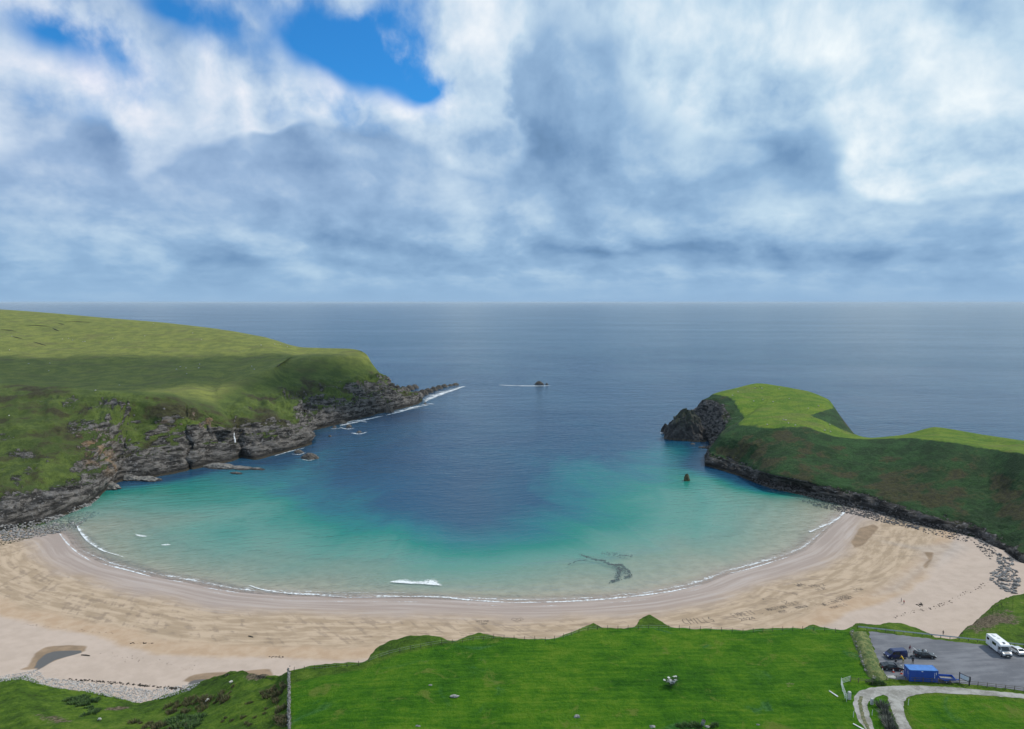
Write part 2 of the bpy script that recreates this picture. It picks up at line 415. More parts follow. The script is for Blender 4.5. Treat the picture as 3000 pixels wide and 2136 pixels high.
def mat_sea():
    m, nt, b = new_mat('sea_water')
    nt.nodes.remove(b); out = nt.nodes['Material Output']
    P = geo(nt, 'Position'); px, py, pz = sepxyz(nt, P)
    dep = attr(nt, 'depth'); off = attr(nt, 'offshore'); s = attr(nt, 'along')
    n_big = noise(nt, vec(nt, px * 0.9, py * 0.6, 0), 0.011, 5, 0.6, 0.5)
    n_mid = noise(nt, vec(nt, px * 0.5, py * 1.0, 0), 0.03, 4, 0.6)
    d = (dep * (0.62 + n_big.step(0.25, 0.75) * 0.76) + (n_mid - 0.5) * 0.9 * off.step(5.0, 60.0)).f('MAXIMUM', 0.0)
    k = (d / (d + 4.0))
    scat = ramp(nt, k, [(0.0, (0.30, 0.36, 0.30)), (0.16, (0.24, 0.40, 0.33)), (0.30, (0.135, 0.350, 0.280)), (0.46, (0.012, 0.215, 0.165)), (0.58, (0.010, 0.140, 0.165)), (0.70, (0.007, 0.066, 0.125)), (0.82, (0.008, 0.048, 0.106)), (0.90, (0.024, 0.080, 0.135)), (1.0, (0.046, 0.112, 0.165))])
    opa = 1.0 - (d * -0.62).f('EXPONENT')
    tint = mix(nt, opa, (1, 1, 1), (0.55, 0.86, 0.78))
    # waves: wind chop at several sizes and long swell that turns with the shore
    w1 = noise(nt, vec(nt, px * 0.35 + py * 0.12, py * 1.0 - px * 0.25, 0), 0.22, 3, 0.6)
    w2 = noise(nt, vec(nt, px * 0.5 + py * 0.1, py * 1.0 - px * 0.2, 2.0), 0.055, 4, 0.6)
    w3 = noise(nt, vec(nt, px * 0.45, py * 1.0 - px * 0.2, 5.0), 0.9, 3, 0.6)
    w4 = noise(nt, vec(nt, px * 0.25 + py * 0.08, py * 1.0 - px * 0.25, 8.0), 0.012, 3, 0.55)
    wind = 0.6 + noise(nt, vec(nt, px * 0.22, py * 1.0, 0), 0.004, 4, 0.6).step(0.3, 0.7) * 0.5
    swell = ((off * 0.20 + (noise(nt, vec(nt, s * 0.008, 0, 0), 1.0, 2) - 0.5) * 9.0).f('SINE') * 0.5 + 0.5) ** 4.0
    sw_zone = off.step(120.0, 20.0) * 0.9
    open_ = off.step(40.0, 400.0)
    h = (w1 * 1.3 * (0.5 + open_ * 0.5) + w2 * 1.7 * (0.25 + open_ * 0.75) + w3 * 0.22 + w4 * 2.5 * open_) * wind + swell * sw_zone * 0.55
    bn = bump(nt, h, 0.85, 1.0)
    dif = nt.nodes.new('ShaderNodeBsdfDiffuse'); nt.links.new(scat.k, dif.inputs['Color']); nt.links.new(bn.k, dif.inputs['Normal'])
    tr = nt.nodes.new('ShaderNodeBsdfTransparent'); nt.links.new(tint.k, tr.inputs['Color'])
    gl = nt.nodes.new('ShaderNodeBsdfGlossy'); gl.inputs['Roughness'].default_value = 0.16; nt.links.new(bn.k, gl.inputs['Normal'])
    fr = nt.nodes.new('ShaderNodeFresnel'); fr.inputs['IOR'].default_value = 1.33; nt.links.new(bn.k, fr.inputs['Normal'])
    m1 = nt.nodes.new('ShaderNodeMixShader'); nt.links.new(opa.k, m1.inputs[0]); nt.links.new(tr.outputs[0], m1.inputs[1]); nt.links.new(dif.outputs[0], m1.inputs[2])
    frc = S(nt, fr.outputs[0]) * 0.92
    m2 = nt.nodes.new('ShaderNodeMixShader'); nt.links.new(frc.k, m2.inputs[0]); nt.links.new(m1.outputs[0], m2.inputs[1]); nt.links.new(gl.outputs[0], m2.inputs[2])
    nt.links.new(m2.outputs[0], out.inputs['Surface'])
    return m

def mat_foam(name='sea_foam', thr=(0.52, 1.0)):
    m, nt, b = new_mat(name)
    P = geo(nt, 'Position'); px, py, pz = sepxyz(nt, P); e = attr(nt, 'edge')
    n = noise(nt, P, 0.8, 6, 0.8); n2 = noise(nt, vec(nt, px * 0.5, py, 0), 0.22, 4, 0.65)
    a = ((n - 0.5) * 2.0 + (n2 - 0.5) * 1.3 + e).step(*thr) * (e * 3.0).clamp() * 0.95
    setin(nt, b, 'Base Color', (0.80, 0.83, 0.84)); setin(nt, b, 'Roughness', 0.8); setin(nt, b, 'Alpha', a)
    setin(nt, b, 'Normal', bump(nt, n, 0.6, 0.4))
    return m

NOISE_DIM = '3D'
M_LEFT = mat_headland('left_headland_turf', (0.118, 0.160, 0.032), (0.062, 0.090, 0.022), (0.046, 0.042, 0.022), 1.0, 7.0, 1.55, (0.165, 0.190, 0.050), (0.255, 0.275, 0.064), (0.175, 0.165, 0.066))  # moor top turf paler than the slopes: its sunlit look put into the colour
M_RIGHT = mat_headland('right_headland_turf', (0.038, 0.094, 0.028), (0.023, 0.050, 0.018), (0.052, 0.050, 0.028), 0.8, 6.0, 1.0, (0.100, 0.190, 0.015), (0.170, 0.245, 0.024), (0.17, 0.175, 0.05))  # cliff rock darker than on the left: its shaded side put into the colour
NOISE_DIM = '2D'
M_FIELD = mat_field(); M_SAND = mat_sand(); M_SEA = mat_sea(); M_FOAM = mat_foam(); NOISE_DIM = '3D'

# ================================================================== BEACH with the sea bed
SHORE_PX = [(120, 1556), (178, 1562), (232, 1619), (309, 1655), (427, 1686), (551, 1709), (700, 1737), (850, 1749), (1016, 1753), (1191, 1754), (1350, 1760), (1500, 1767), (1710, 1762), (1894, 1746), (2060, 1713), (2135, 1683), (2250, 1652), (2356, 1614), (2410, 1570), (2445, 1535), (2478, 1505), (2500, 1492)]
shore = [Pz(u, v, 0.0)[:2] for u, v in SHORE_PX]
shore_s = herm(np.c_[np.array(shore), np.zeros(len(shore))], [6] * (len(shore) - 1))[:, :2]
def shore_coords(xy):
    d, s, side = seg_dist(xy, shore_s)
    return d * -np.where(side == 0, 1, side), s      # walking left to right, the land lies on the right hand
def beach_z(xy, d=None):
    if d is None: d, _ = shore_coords(xy)
    up = 0.045 * np.clip(d, 0, 62) + 0.075 * np.clip(d - 62, 0, 60)
    dn = -0.028 * np.clip(-d, 0, None) - (np.clip(-d, 0, 400) / 98.0) ** 2
    return np.where(d > 0, np.minimum(up, 7.0), np.maximum(dn, -18.0))
bx = np.arange(-460, 341, 1.6); by = np.arange(165, 660, 1.6)
X, Y = np.meshgrid(bx, by, indexing='ij'); XY = np.c_[X.ravel(), Y.ravel()]
Dn, Sn = shore_coords(XY)
Z = beach_z(XY, Dn)
Z += fbm(np.c_[XY, np.zeros(len(XY))], 0.05, 3) * 0.18 * sstep(Dn, -5, 15)
def px_mask(polys, soft=2.5, z=3.5):
    """soft membership of the beach grid in polygons given on the photograph"""
    m = np.zeros(len(XY))
    for poly in polys:
        w = np.array([Pz(u, v, z)[:2] for u, v in poly])
        dd, _, _ = seg_dist(XY, w, True); ins = inpoly(XY, w)
        m = np.maximum(m, sstep(np.where(ins, dd, -dd), -soft, soft))
    return m
pool = px_mask([[(100, 1958), (112, 1930), (132, 1912), (160, 1902), (205, 1898), (240, 1897), (238, 1905), (205, 1915), (160, 1930), (125, 1955), (112, 1964)],
                [(548, 1997), (570, 1986), (600, 1984), (625, 1990), (628, 2004), (560, 2008)]], 1.8, 4.0)
stain = px_mask([[(84, 1963), (104, 1918), (140, 1895), (200, 1889), (252, 1891), (248, 1908), (205, 1921), (150, 1945), (122, 1966), (60, 1972)],
                 [(535, 2000), (560, 1982), (610, 1972), (690, 1968), (790, 1958), (800, 1985), (700, 2000), (600, 2010)],
                 [(2495, 1575), (2520, 1535), (2560, 1525), (2575, 1535), (2530, 1585), (2505, 1592)], [(2705, 1612), (2735, 1614), (2728, 1640), (2712, 1662), (2705, 1655), (2722, 1632)]], 2.4, 3.0)
damp = px_mask([[(2590, 1582), (2680, 1600), (2800, 1590), (2830, 1610), (2760, 1650), (2690, 1690), (2640, 1735), (2560, 1745), (2640, 1690), (2700, 1645), (2690, 1612)]], 5.0, 2.0)
beach = mesh_obj('beach', np.c_[XY, Z], grid_faces(len(bx), len(by)), M_SAND, attrs=dict(inland=Dn, along=Sn, pool=pool, stain=stain, damp=damp))
tag(beach, 'curved pale sand beach with streaked wet tideline round the bay', 'beach', kind='structure')

# ================================================================== LEFT HEADLAND
def out_back(p, dx, dy, z): return (p[0] + dx, p[1] + dy, z)
LP = []
def lprof(toe, keys, sub=(8.0, -10.0), back=(-20, 95)):
    k = [toe] + keys
    k0 = (toe[0] + sub[0], toe[1] + sub[1], -5.0)
    LP.append([k0] + k + [out_back(k[-1], back[0], back[1], k[-1][2] - 22), out_back(k[-1], back[0] * 2, back[1] * 1.8, -6)])
B_ = [Pz(0, 1528, 5), Py(0, 1400, 422), Py(0, 1260, 488), Py(0, 1124, 611), Py(0, 1126, 690), Py(0, 1010, 980), Py(0, 908, 1430)]
sh = lambda p, dx, dy, dz=0: (p[0] + dx, p[1] + dy, max(p[2] + dz, 2))
lprof(sh(B_[0], -150, -70), [sh(p, -150, -60, 4) for p in B_[1:]], (10, -12))
lprof(sh(B_[0], -60, -25), [sh(p, -60, -25, 2) for p in B_[1:]], (10, -12))
lprof(B_[0], B_[1:], (9, -12))
lprof(Pz(130, 1502, 4), [Py(150, 1395, 432), Py(170, 1262, 492), Py(150, 1134, 590), Py(150, 1136, 680), Py(150, 1016, 980), Py(164, 919, 1380)], (9, -12))
lprof(Pz(255, 1460, 3), [Py(265, 1380, 452), Py(285, 1270, 502), Py(300, 1148, 565), Py(300, 1148, 660), Py(300, 1030, 930), Py(300, 931, 1330)], (9, -12))
lprof(Pz(352, 1396, 2.5), [Py(360, 1335, 500), Py(372, 1250, 530), Py(400, 1158, 562), Py(400, 1154, 650), Py(420, 1045, 900), Py(487, 946, 1260)])
lprof(Pz(440, 1393, 1), [Py(435, 1340, 506), Py(440, 1250, 536), Py(460, 1165, 562), Py(450, 1154, 645), Py(480, 1048, 890), Py(550, 953, 1235)])
lprof(Pz(522, 1384, 0), [Py(515, 1330, 518), Py(515, 1250, 540), Py(520, 1172, 566), Py(500, 1154, 640), Py(530, 1052, 880), Py(610, 960, 1205)])
# narrow cave cleft
lprof(Pz(541, 1380, 0), [Py(543, 1338, 521), Py(540, 1260, 541), Py(540, 1182, 567), Py(515, 1156, 636), Py(545, 1055, 872), Py(625, 962, 1200)])
lprof((Pz(549, 1378, 0)[0] - 3, Pz(549, 1378, 0)[1] + 22, 0), [(Py(553, 1332, 522)[0] - 2, 541, 10), Py(552, 1275, 541), Py(550, 1188, 567), Py(525, 1157, 634), Py(555, 1058, 865), Py(635, 963, 1196)])
lprof(Pz(560, 1374, 0), [Py(566, 1325, 524), Py(565, 1262, 542), Py(562, 1192, 567), Py(535, 1158, 632), Py(565, 1062, 858), Py(645, 965, 1192)])
lprof(Pz(610, 1364, 0), [Py(605, 1312, 545), Py(600, 1255, 557), Py(602, 1206, 569), Py(565, 1162, 630), Py(600, 1070, 830), Py(680, 970, 1180)])
lprof(Pz(672, 1352, 0), [Py(668, 1310, 553), Py(665, 1276, 561), Py(660, 1236, 568), Py(618, 1167, 638), Py(650, 1080, 810), Py(740, 981, 1150)])
lprof(Pz(706, 1338, 0), [Py(700, 1300, 566), Py(690, 1260, 577), Py(655, 1205, 602), Py(638, 1142, 668), Py(680, 1086, 800), Py(781, 989, 1120)])
lprof(Pz(745, 1346, 0), [Py(738, 1300, 568), Py(725, 1250, 585), Py(690, 1170, 650), Py(670, 1122, 700), Py(715, 1082, 796), Py(790, 992, 1110)])
lprof(Pz(806, 1331, 0), [Py(800, 1285, 573), Py(782, 1236, 602), Py(735, 1150, 690), Py(705, 1110, 722), Py(762, 1080, 790), Py(805, 996, 1100)])
lprof(Pz(908, 1301, 0), [Py(890, 1270, 611), Py(850, 1225, 642), Py(805, 1140, 722), Py(795, 1086, 768), Py(832, 1060, 832), Py(844, 1009, 1070)])
lprof(Pz(893, 1272, 0), [Py(895, 1246, 664), Py(872, 1200, 702), Py(842, 1120, 772), Py(848, 1059, 850), Py(872, 1040, 905), Py(880, 1017, 1040)])
lprof(Pz(999, 1239, 0), [Py(990, 1214, 722), Py(970, 1170, 757), Py(950, 1108, 812), Py(935, 1052, 862), Py(950, 1036, 920), Py(950, 1020, 1010)])
lprof(Pz(1100, 1214, 0), [Py(1085, 1189, 777), Py(1060, 1150, 812), Py(1035, 1100, 852), Py(1012, 1050, 885), Py(1020, 1033, 922), Py(1028, 1022, 960)])
lprof(Pz(1228, 1180, 0), [Py(1182, 1158, 866), Py(1145, 1132, 881), Py(1110, 1090, 896), Py(1082, 1056, 908), Py(1073, 1040, 915), Py(1061, 1030, 922)], back=(0, 30))
q = LP[-1]
LP.append([(p[0] - 5, p[1] + 40 + 3 * i, max(-6, p[2] - 45)) for i, p in enumerate(q)])
LPa = np.array(LP)
along = [max(3, int(np.linalg.norm(LPa[i+1, 1:4] - LPa[i, 1:4], axis=1).max() / 1.7)) for i in range(len(LPa) - 1)]
G = herm(LPa, along, 0.7)
cross = [4, 16, 22, 26, 16, 26, 30, 5, 4]
G = np.swapaxes(herm(np.swapaxes(G, 0, 1), cross, 0.7), 0, 1)
kidx = np.concatenate([np.linspace(i, i + 1, c, endpoint=False) for i, c in enumerate(cross)] + [[len(cross)]])
Nn = grid_normals(G); p = G.reshape(-1, 3); n = Nn.reshape(-1, 3); K = np.tile(kidx, G.shape[0])
cl = sstep(K, 0.6, 1.2) * sstep(K, 4.35, 3.6)          # the cliff belt
ff = sstep(p[:, 1], 400, 560)
rid = fbm(p * [1, 1, 0.45], 0.035, 5, 0.55, True); rid2 = fbm(p, 0.16, 4, 0.6, True)
hi = fbm(p, 0.008, 4) * 6 * sstep(K, 4.3, 5.2) * sstep(K, 6.95, 6.2)
low = sstep(p[:, 2], 26, 2)
ii = np.repeat(np.arange(G.shape[0]), G.shape[1])
streak = fbm(np.c_[ii * 0.05, K * 1.1, p[:, 1] * 0.004], 1.0, 5, 0.6)                       # gullies and ribs running down the slope
patch = fbm(p * [1, 1, 1.6], 0.022, 5, 0.6)
disp = cl * (rid * (3.4 + 3.8 * low) * (0.65 + 0.6 * ff) + rid2 * (0.7 + 1.7 * low) + streak * (8.0 * ff + 6.0 * sstep(p[:, 1], 590, 680))) + fbm(p, 0.3, 3) * 0.25
tight = sstep(np.abs(p[:, 2] - 0.0), 0.0, 2.0) * 0.7 + 0.3
disp *= tight * (1 - 0.75 * sstep(K, 3.5, 4.2))
p2 = p + n * disp[:, None]; p2[:, 2] += hi + cl * fbm(p * [1, 1, .2], 0.02, 3) * 1.5 * sstep(p[:, 2], 4, 15)
# strata: pull heights toward ledges where the face is rocky
rocky = np.clip(cl * (0.18 + 1.5 * patch + 1.2 * np.abs(streak) + 0.55 * low - 0.30 * (1 - ff) * sstep(p[:, 2], 8, 20) - 0.25 * sstep(K, 2.9, 3.9)), 0, 1)
led = 3.2; zq = p2[:, 2] + fbm(p, 0.03, 3) * 4; stepz = (np.floor(zq / led) + sstep(zq / led - np.floor(zq / led), 0.25, 0.75)) * led - zq
p2[:, 2] += stepz * sstep(rocky, 0.15, 0.5) * sstep(p[:, 2], 1.5, 4) * 0.8
rockm = np.clip(rocky * 1.5, 0, 0.8) + 0.22 * cl * (1 - ff) * sstep(fbm(p, 0.03, 3), -0.1, 0.35) + 0.15 * np.clip(rid2, 0, 1) * cl
soilm = np.zeros(len(p))
for (u, v, Yv, r) in [(245, 1285, 490, 9), (262, 1315, 478, 9), (285, 1345, 470, 9), (300, 1365, 465, 8), (580, 1235, 560, 7), (590, 1250, 558, 6), (500, 1265, 540, 7), (645, 1235, 567, 5), (850, 1150, 720, 9), (872, 1190, 700, 6), (1045, 1135, 825, 7), (920, 1105, 820, 9)]:
    c = np.array(Py(u, v, Yv)); soilm += np.exp(-((p - c) ** 2).sum(1) / (2 * r * r)) * 1.2
soilm *= 0.15 + 1.2 * fbm(p, 0.15, 3)
soilm = np.clip(soilm, 0, 1); rockm = np.maximum(rockm, soilm * 1.1)
head_l = mesh_obj('headland_left', p2, grid_faces(*G.shape[:2]), M_LEFT, attrs=dict(rock=rockm, soil=soilm, pasture=sstep(K, 4.2, 5.2), heath=np.clip(cl * (-0.12 + 1.4 * fbm(p, 0.035, 4) + 0.16 * ff) + 0.4 * np.exp(-((K - 5.05) / .2) ** 2) * sstep(ii, 0, 1), 0, 1)))
tag(head_l, 'long grassy headland with broken rock cliffs along the left of the bay', 'headland', kind='structure')

# ================================================================== RIGHT HEADLAND
RP = []
def rprof(keys, sub=(-8, -8), d1=(12, 10), d2=(26, 22)):
    k0 = (keys[0][0] + sub[0], keys[0][1] + sub[1], -5.0); e = keys[-1]
    RP.append([k0] + keys + [(e[0] + d1[0], e[1] + d1[1], e[2] * 0.55), (e[0] + d2[0], e[1] + d2[1], -6)])
rprof([(214, 240, 4), (232, 246, 15), (262, 262, 30), (310, 290, 41), (345, 330, 40), (390, 370, 36)], (-10, 0))
rprof([Pz(2985, 1640, 4), Py(3000, 1590, 325), Py(3040, 1475, 350), Py(3075, 1345, 372), Py(3080, 1322, 410), Py(3080, 1304, 445)])
rprof([Pz(2925, 1600, 4), Py(2940, 1562, 342), Py(2968, 1460, 364), Py(2985, 1329, 392), Py(2985, 1308, 427), Py(2980, 1289, 460)])
rprof([Pz(2870, 1568, 4), Py(2880, 1532, 358), Py(2895, 1440, 384), Py(2899, 1316, 422), Py(2895, 1295, 457), Py(2880, 1274, 492)])
rprof([Pz(2703, 1530, 3), Py(2710, 1496, 381), Py(2735, 1400, 409), Py(2765, 1294, 441), Py(2752, 1272, 477), Py(2740, 1252, 517)])
rprof([Pz(2560, 1488, 2), Py(2570, 1452, 411), Py(2600, 1370, 441), Py(2650, 1283, 476), Py(2660, 1277, 490), Py(2640, 1275, 503)])
rprof([Pz(2440, 1462, 1.5), Py(2448, 1428, 429), Py(2485, 1360, 456), Py(2540, 1287, 490), Py(2550, 1285, 500), Py(2556, 1283, 510)])
rprof([Pz(2345, 1442, 1), Py(2352, 1412, 439), Py(2385, 1340, 466), Py(2442, 1279, 494), Py(2470, 1272, 522), Py(2505, 1272, 545)])
rprof([Pz(2268, 1428, 0.5), Py(2272, 1396, 451), Py(2302, 1320, 479), Py(2360, 1252, 511), Py(2410, 1232, 553), Py(2462, 1222, 590)], d1=(10, 4), d2=(24, 8))
rprof([Pz(2150, 1387, 0), Py(2160, 1360, 502), Py(2200, 1302, 505), Py(2260, 1254, 514), Py(2345, 1210, 572), Py(2440, 1186, 632)], d1=(10, 2), d2=(26, 2))
rprof([Pz(2074, 1364, 0), Py(2083, 1338, 522), Py(2118, 1283, 530), Py(2166, 1246, 541), Py(2250, 1190, 612), Py(2425, 1169, 668)], (-8, 0), d1=(10, 0), d2=(28, 0))
rprof([Pz(2094, 1318, 0), Py(2104, 1295, 580), Py(2130, 1250, 586), Py(2178, 1224, 592), Py(2250, 1170, 652), Py(2372, 1148, 702)], (-8, 2), d1=(10, 8), d2=(20, 18))
rprof([Pz(2078, 1284, 0), Py(2088, 1254, 628), Py(2108, 1208, 634), Py(2140, 1168, 648), Py(2220, 1145, 692), Py(2300, 1134, 722)], (-8, 2), d1=(6, 12), d2=(10, 24))
rprof([Pz(2052, 1256, 0), Py(2054, 1225, 684), Py(2060, 1192, 688), Py(2086, 1156, 696), Py(2152, 1138, 712), Py(2225, 1124, 737)], (-8, 2), d1=(0, 12), d2=(0, 24))
q = RP[-1]
RP.append([(p_[0] + 6, 765 + i, -6 if i < 8 else -7) for i, p_ in enumerate(q)])
RPa = np.array(RP)
along = [max(3, int(np.linalg.norm(RPa[i+1, 1:5] - RPa[i, 1:5], axis=1).max() / 1.5)) for i in range(len(RPa) - 1)]
G = herm(RPa, along, 0.7)
cross = [4, 10, 24, 26, 22, 22, 6, 4]
G = np.swapaxes(herm(np.swapaxes(G, 0, 1), cross, 0.6), 0, 1)
kidx = np.concatenate([np.linspace(i, i + 1, c, endpoint=False) for i, c in enumerate(cross)] + [[len(cross)]])
Nn = grid_normals(G); p = G.reshape(-1, 3); n = Nn.reshape(-1, 3); K = np.tile(kidx, G.shape[0])
cl = sstep(K, 0.6, 1.2) * sstep(K, 4.0, 3.3)
tipm = sstep(p[:, 1], 545, 600)                        # the bare cliff at the seaward end
low = sstep(p[:, 2], 12, 2)
rid = fbm(p * [1, 1, 0.28], 0.05, 5, 0.55, True); rid2 = fbm(p, 0.2, 4, 0.6, True)
disp = cl * (rid * (1.0 + 2.8 * low + 3.0 * tipm) + rid2 * (0.45 + 1.1 * low + 0.3 * tipm)) + fbm(p, 0.3, 3) * 0.15
p2 = p + n * disp[:, None]
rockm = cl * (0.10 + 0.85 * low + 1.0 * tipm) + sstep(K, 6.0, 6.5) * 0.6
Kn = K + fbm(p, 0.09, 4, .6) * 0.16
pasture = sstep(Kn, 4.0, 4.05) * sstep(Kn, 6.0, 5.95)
def to_px(q):
    x, y, z = q[:, 0], q[:, 1], q[:, 2] - CAM_Z; fw = y * CP - z * SP; up = y * SP + z * CP
    return np.c_[1500 + FOC * x / fw, 1068 - FOC * up / fw]
scar = inpoly(to_px(p), [(2374, 1217), (2405, 1206), (2440, 1196), (2456, 1180), (2560, 1282), (2500, 1272), (2468, 1259), (2420, 1236)]) & (K > 4.3)
pasture *= 1 - scar; rockm = rockm + scar * 0.22
soilm = np.zeros(len(p))
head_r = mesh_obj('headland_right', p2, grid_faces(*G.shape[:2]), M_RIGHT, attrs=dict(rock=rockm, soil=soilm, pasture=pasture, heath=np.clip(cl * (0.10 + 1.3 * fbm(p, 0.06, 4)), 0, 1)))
tag(head_r, 'dark sloped headland with bright green flat top along the right of the bay', 'headland', kind='structure')

# ================================================================== SEA
def grow(a, b, step, far, k=1.22):
    core = list(np.arange(a, b + .1, step)); s = step; hi = core[-1]
    while hi < far: s *= k; hi += s; core.append(hi)
    return core
gx = grow(0, 460, 4.0, 90000); gx = [-v for v in gx[:0:-1]] + gx
gy = grow(150, 1000, 4.0, 130000)
GX, GY = np.meshgrid(gx, gy, indexing='ij'); SXY = np.c_[GX.ravel(), GY.ravel()]
sd, ss = shore_coords(SXY)
depth = np.clip(-beach_z(SXY, sd), 0, 30)
SLAND = [tuple(q) for q in shore_s] + [(330, 440), (420, 330), (420, 0), (-700, 0), (-700, 420), (-330, 420)]
dry = inpoly(SXY, SLAND)
seaside = (sd > 0) & ~dry
depth = np.where(dry, 0, np.where(seaside, 14, depth))
toe_d = np.minimum(seg_dist(SXY, LPa[5:, 1])[0], seg_dist(SXY, RPa[7:, 1])[0])
depth = np.where(dry, 0, depth + 16 * np.exp(-(toe_d / 16.0) ** 2) * sstep(np.abs(sd), 25, 70))
for (u, v, r, k) in [(800, 1450, 80, .18), (1450, 1530, 45, .55), (1150, 1500, 60, .25), (1900, 1530, 40, .20), (2050, 1430, 60, -.20), (1700, 1690, 25, -.4), (600, 1480, 60, -.2)]:
    c = np.array(Pz(u, v, 0.0)[:2]); depth = depth * (1 + k * np.exp(-((SXY - c) ** 2).sum(1) / (2 * r * r)))
off = np.where(dry, 0, np.clip(np.abs(sd), 0, 3000)); depth = depth + np.clip((off - 400) / 70.0, 0, 60)  # offshore growth of depth makes the open sea colour paler with distance
sea_f = grid_faces(len(gx), len(gy))
keep = ((~dry | (np.abs(sd) < 6))[sea_f]).any(axis=1)
sea = mesh_obj('sea', np.c_[SXY, np.zeros(len(SXY))], sea_f[keep], M_SEA, attrs=dict(depth=depth, offshore=off, along=ss))
tag(sea, 'blue sea turning turquoise and clear over the sandy bay', 'sea', kind='structure')

# ================================================================== FOREGROUND LAND
FP = []
def fprof(near, mid, edge, crest=None, z0=None, toe=(0.0, 1.0, 30.0), zt=3.0):
    a = np.array(near); b2 = np.array(mid); e = np.array(edge); c = np.array(crest if crest is not None else edge) if crest is not None else e + [0, 1.2, -0.2]
    f0 = a + (a - b2) * 0.9; f0[2] = a[2] + (1.0 if z0 is None else z0)
    dx, dy, L = toe
    FP.append([f0, a, b2, e, c, c + np.array([dx * L * .40, dy * L * .40, -(c[2] - zt) * .52]), np.array([c[0] + dx * L, c[1] + dy * L, zt - 0.4]), np.array([c[0] + dx * (L + 10), c[1] + dy * (L + 10), zt - 5.0])])
def f3(u1, z1, u2, v2, z2, u3, v3, z3, **k): fprof(Pz(u1, 2136, z1), Pz(u2, v2, z2), Pz(u3, v3, z3), **k)
tl = dict(toe=(-0.4, 0.9, 4.0), zt=4.2)
f3(-500, 20, -480, 2060, 14, -440, 1985, 7.5, **tl)
f3(-250, 17, -240, 2065, 12, -220, 1995, 6.8, **tl)
f3(0, 15.5, 0, 2062, 11, 8, 1994, 6.6, **tl)
f3(63, 16.5, 63, 2060, 12, 63, 1985, 7.6, **tl)
f3(110, 17, 108, 2070, 12, 105, 2008, 6.6, **tl)
f3(180, 18, 178, 2078, 12, 175, 2021, 6.3, **tl)
f3(262, 18.5, 260, 2084, 12, 256, 2031, 6.2, **tl)
f3(340, 19, 350, 2092, 11, 372, 2053, 6.2, **tl)
f3(440, 22, 425, 2096, 13, 405, 2061, 6.4, **tl)
f3(545, 27, 522, 2090, 18.5, 493, 2044, 10, toe=(-0.5, 0.85, 14), zt=4)
f3(640, 31, 618, 2068, 23.5, 592, 2001, 16, toe=(-0.5, 0.85, 22), zt=4)
f3(735, 34, 722, 2050, 29, 706, 1966, 24, toe=(-0.3, 0.95, 24), zt=4)
f3(775, 35.2, 768, 2050, 30.5, 758, 1986, 26.5, toe=(-0.1, 1, 22), zt=4)
f3(812, 36.5, 810, 2048, 33, 804, 1990, 29, toe=(0, 1, 24), zt=4)
f3(850, 38, 848, 2046, 36, 848, 1969, 34)
f3(950, 39, 950, 2038, 37.4, 950, 1956, 35.2)
f3(1065, 39.6, 1066, 2030, 38.2, 1066, 1941, 35.8)
fp = lambda u, z1, vf, zf, vc, zc, um=None: f3(u, z1, u, (2136 + vf) / 2 - 5, (z1 + zf) / 2 + 0.2, u, vf, zf, crest=Pz(u, vc, zc))
fp(1100, 39.8, 1926, 36.2, 1900, 34.8); fp(1135, 40, 1914, 36.4, 1880, 34.9); fp(1172, 40, 1905, 36.6, 1867, 35.2)
fp(1235, 40, 1893, 36.9, 1865, 35.6); fp(1286, 40, 1884, 37.1, 1868, 36.2); fp(1338, 40, 1880, 37.2, 1877, 36.9)
fp(1402, 40, 1872, 37.5, 1856, 36.6); fp(1450, 40, 1868, 37.6, 1863, 37.2); fp(1560, 40, 1873, 37.8, 1870, 37.6); fp(1610, 40, 1876, 37.9, 1873, 37.6)
fp(1650, 40, 1866, 38, 1857, 37.4); fp(1700, 40, 1848, 38, 1838, 37.4); fp(1738, 40, 1840, 38.2, 1822, 37.2); fp(1775, 40, 1840, 38.2, 1837, 37.9)
fp(1850, 40, 1840, 38.4, 1837, 38.1); fp(1880, 40, 1838, 38.4, 1812, 37.0); fp(1902, 40, 1838, 38.5, 1801, 36.6); fp(1930, 40, 1838, 38.5, 1815, 37.2); fp(1968, 40, 1840, 38.6, 1836, 38.3)
fp(2080, 40, 1845, 38.8, 1842, 38.6); fp(2195, 40, 1851, 39.0, 1848, 38.8); fp(2240, 40, 1847, 39.0, 1843, 38.8); fp(2350, 40, 1842, 39.2, 1838, 39.0); fp(2382, 40, 1842, 39.3, 1829, 38.4); fp(2425, 40, 1844, 39.4, 1840, 39.1); fp(2470, 40, 1850, 39.6, 1845, 39.2)
wallv = lambda u: 1843 + (u - 2513) * (53 / 487.)
def fc(u, vc, zc, L=30, zt=3.0, dx=0.0, ub=None):
    fprof(Pz(u, 2136, 40.0), Pz(u, 1990 + (u - 2600) * .08, 40.0), Pz(u, wallv(u) + 2, 39.9), crest=Pz(ub or u, vc, zc), toe=(dx, 1.0, L), zt=zt)
fc(2523, 1830, 37.0); fc(2566, 1833, 37.2); fc(2605, 1822, 36.4); fc(2640, 1825, 36.4); fc(2690, 1840, 37.0); fc(2722, 1854, 37.8); fc(2745, 1868, 39.2); fc(2790, 1871, 39.3, 34); fc(2822, 1848, 36.5); fc(2856, 1819, 31.0, 26); fc(2898, 1786, 25.0, 20); fc(2952, 1752, 17.5, 14, 4); fc(3005, 1742, 14.5, 12, 4)
fprof(Pz(3120, 2136, 40), Pz(3120, 2030, 40), Pz(3120, 1909, 39.9), crest=(215, 245, 16), toe=(-.6, .6, 14), zt=4)
fprof(Pz(3400, 2136, 41), Pz(3400, 2030, 41), Pz(3400, 1930, 42), crest=(255, 245, 32), toe=(-.6, .6, 20), zt=8)
FPa = np.array(FP)
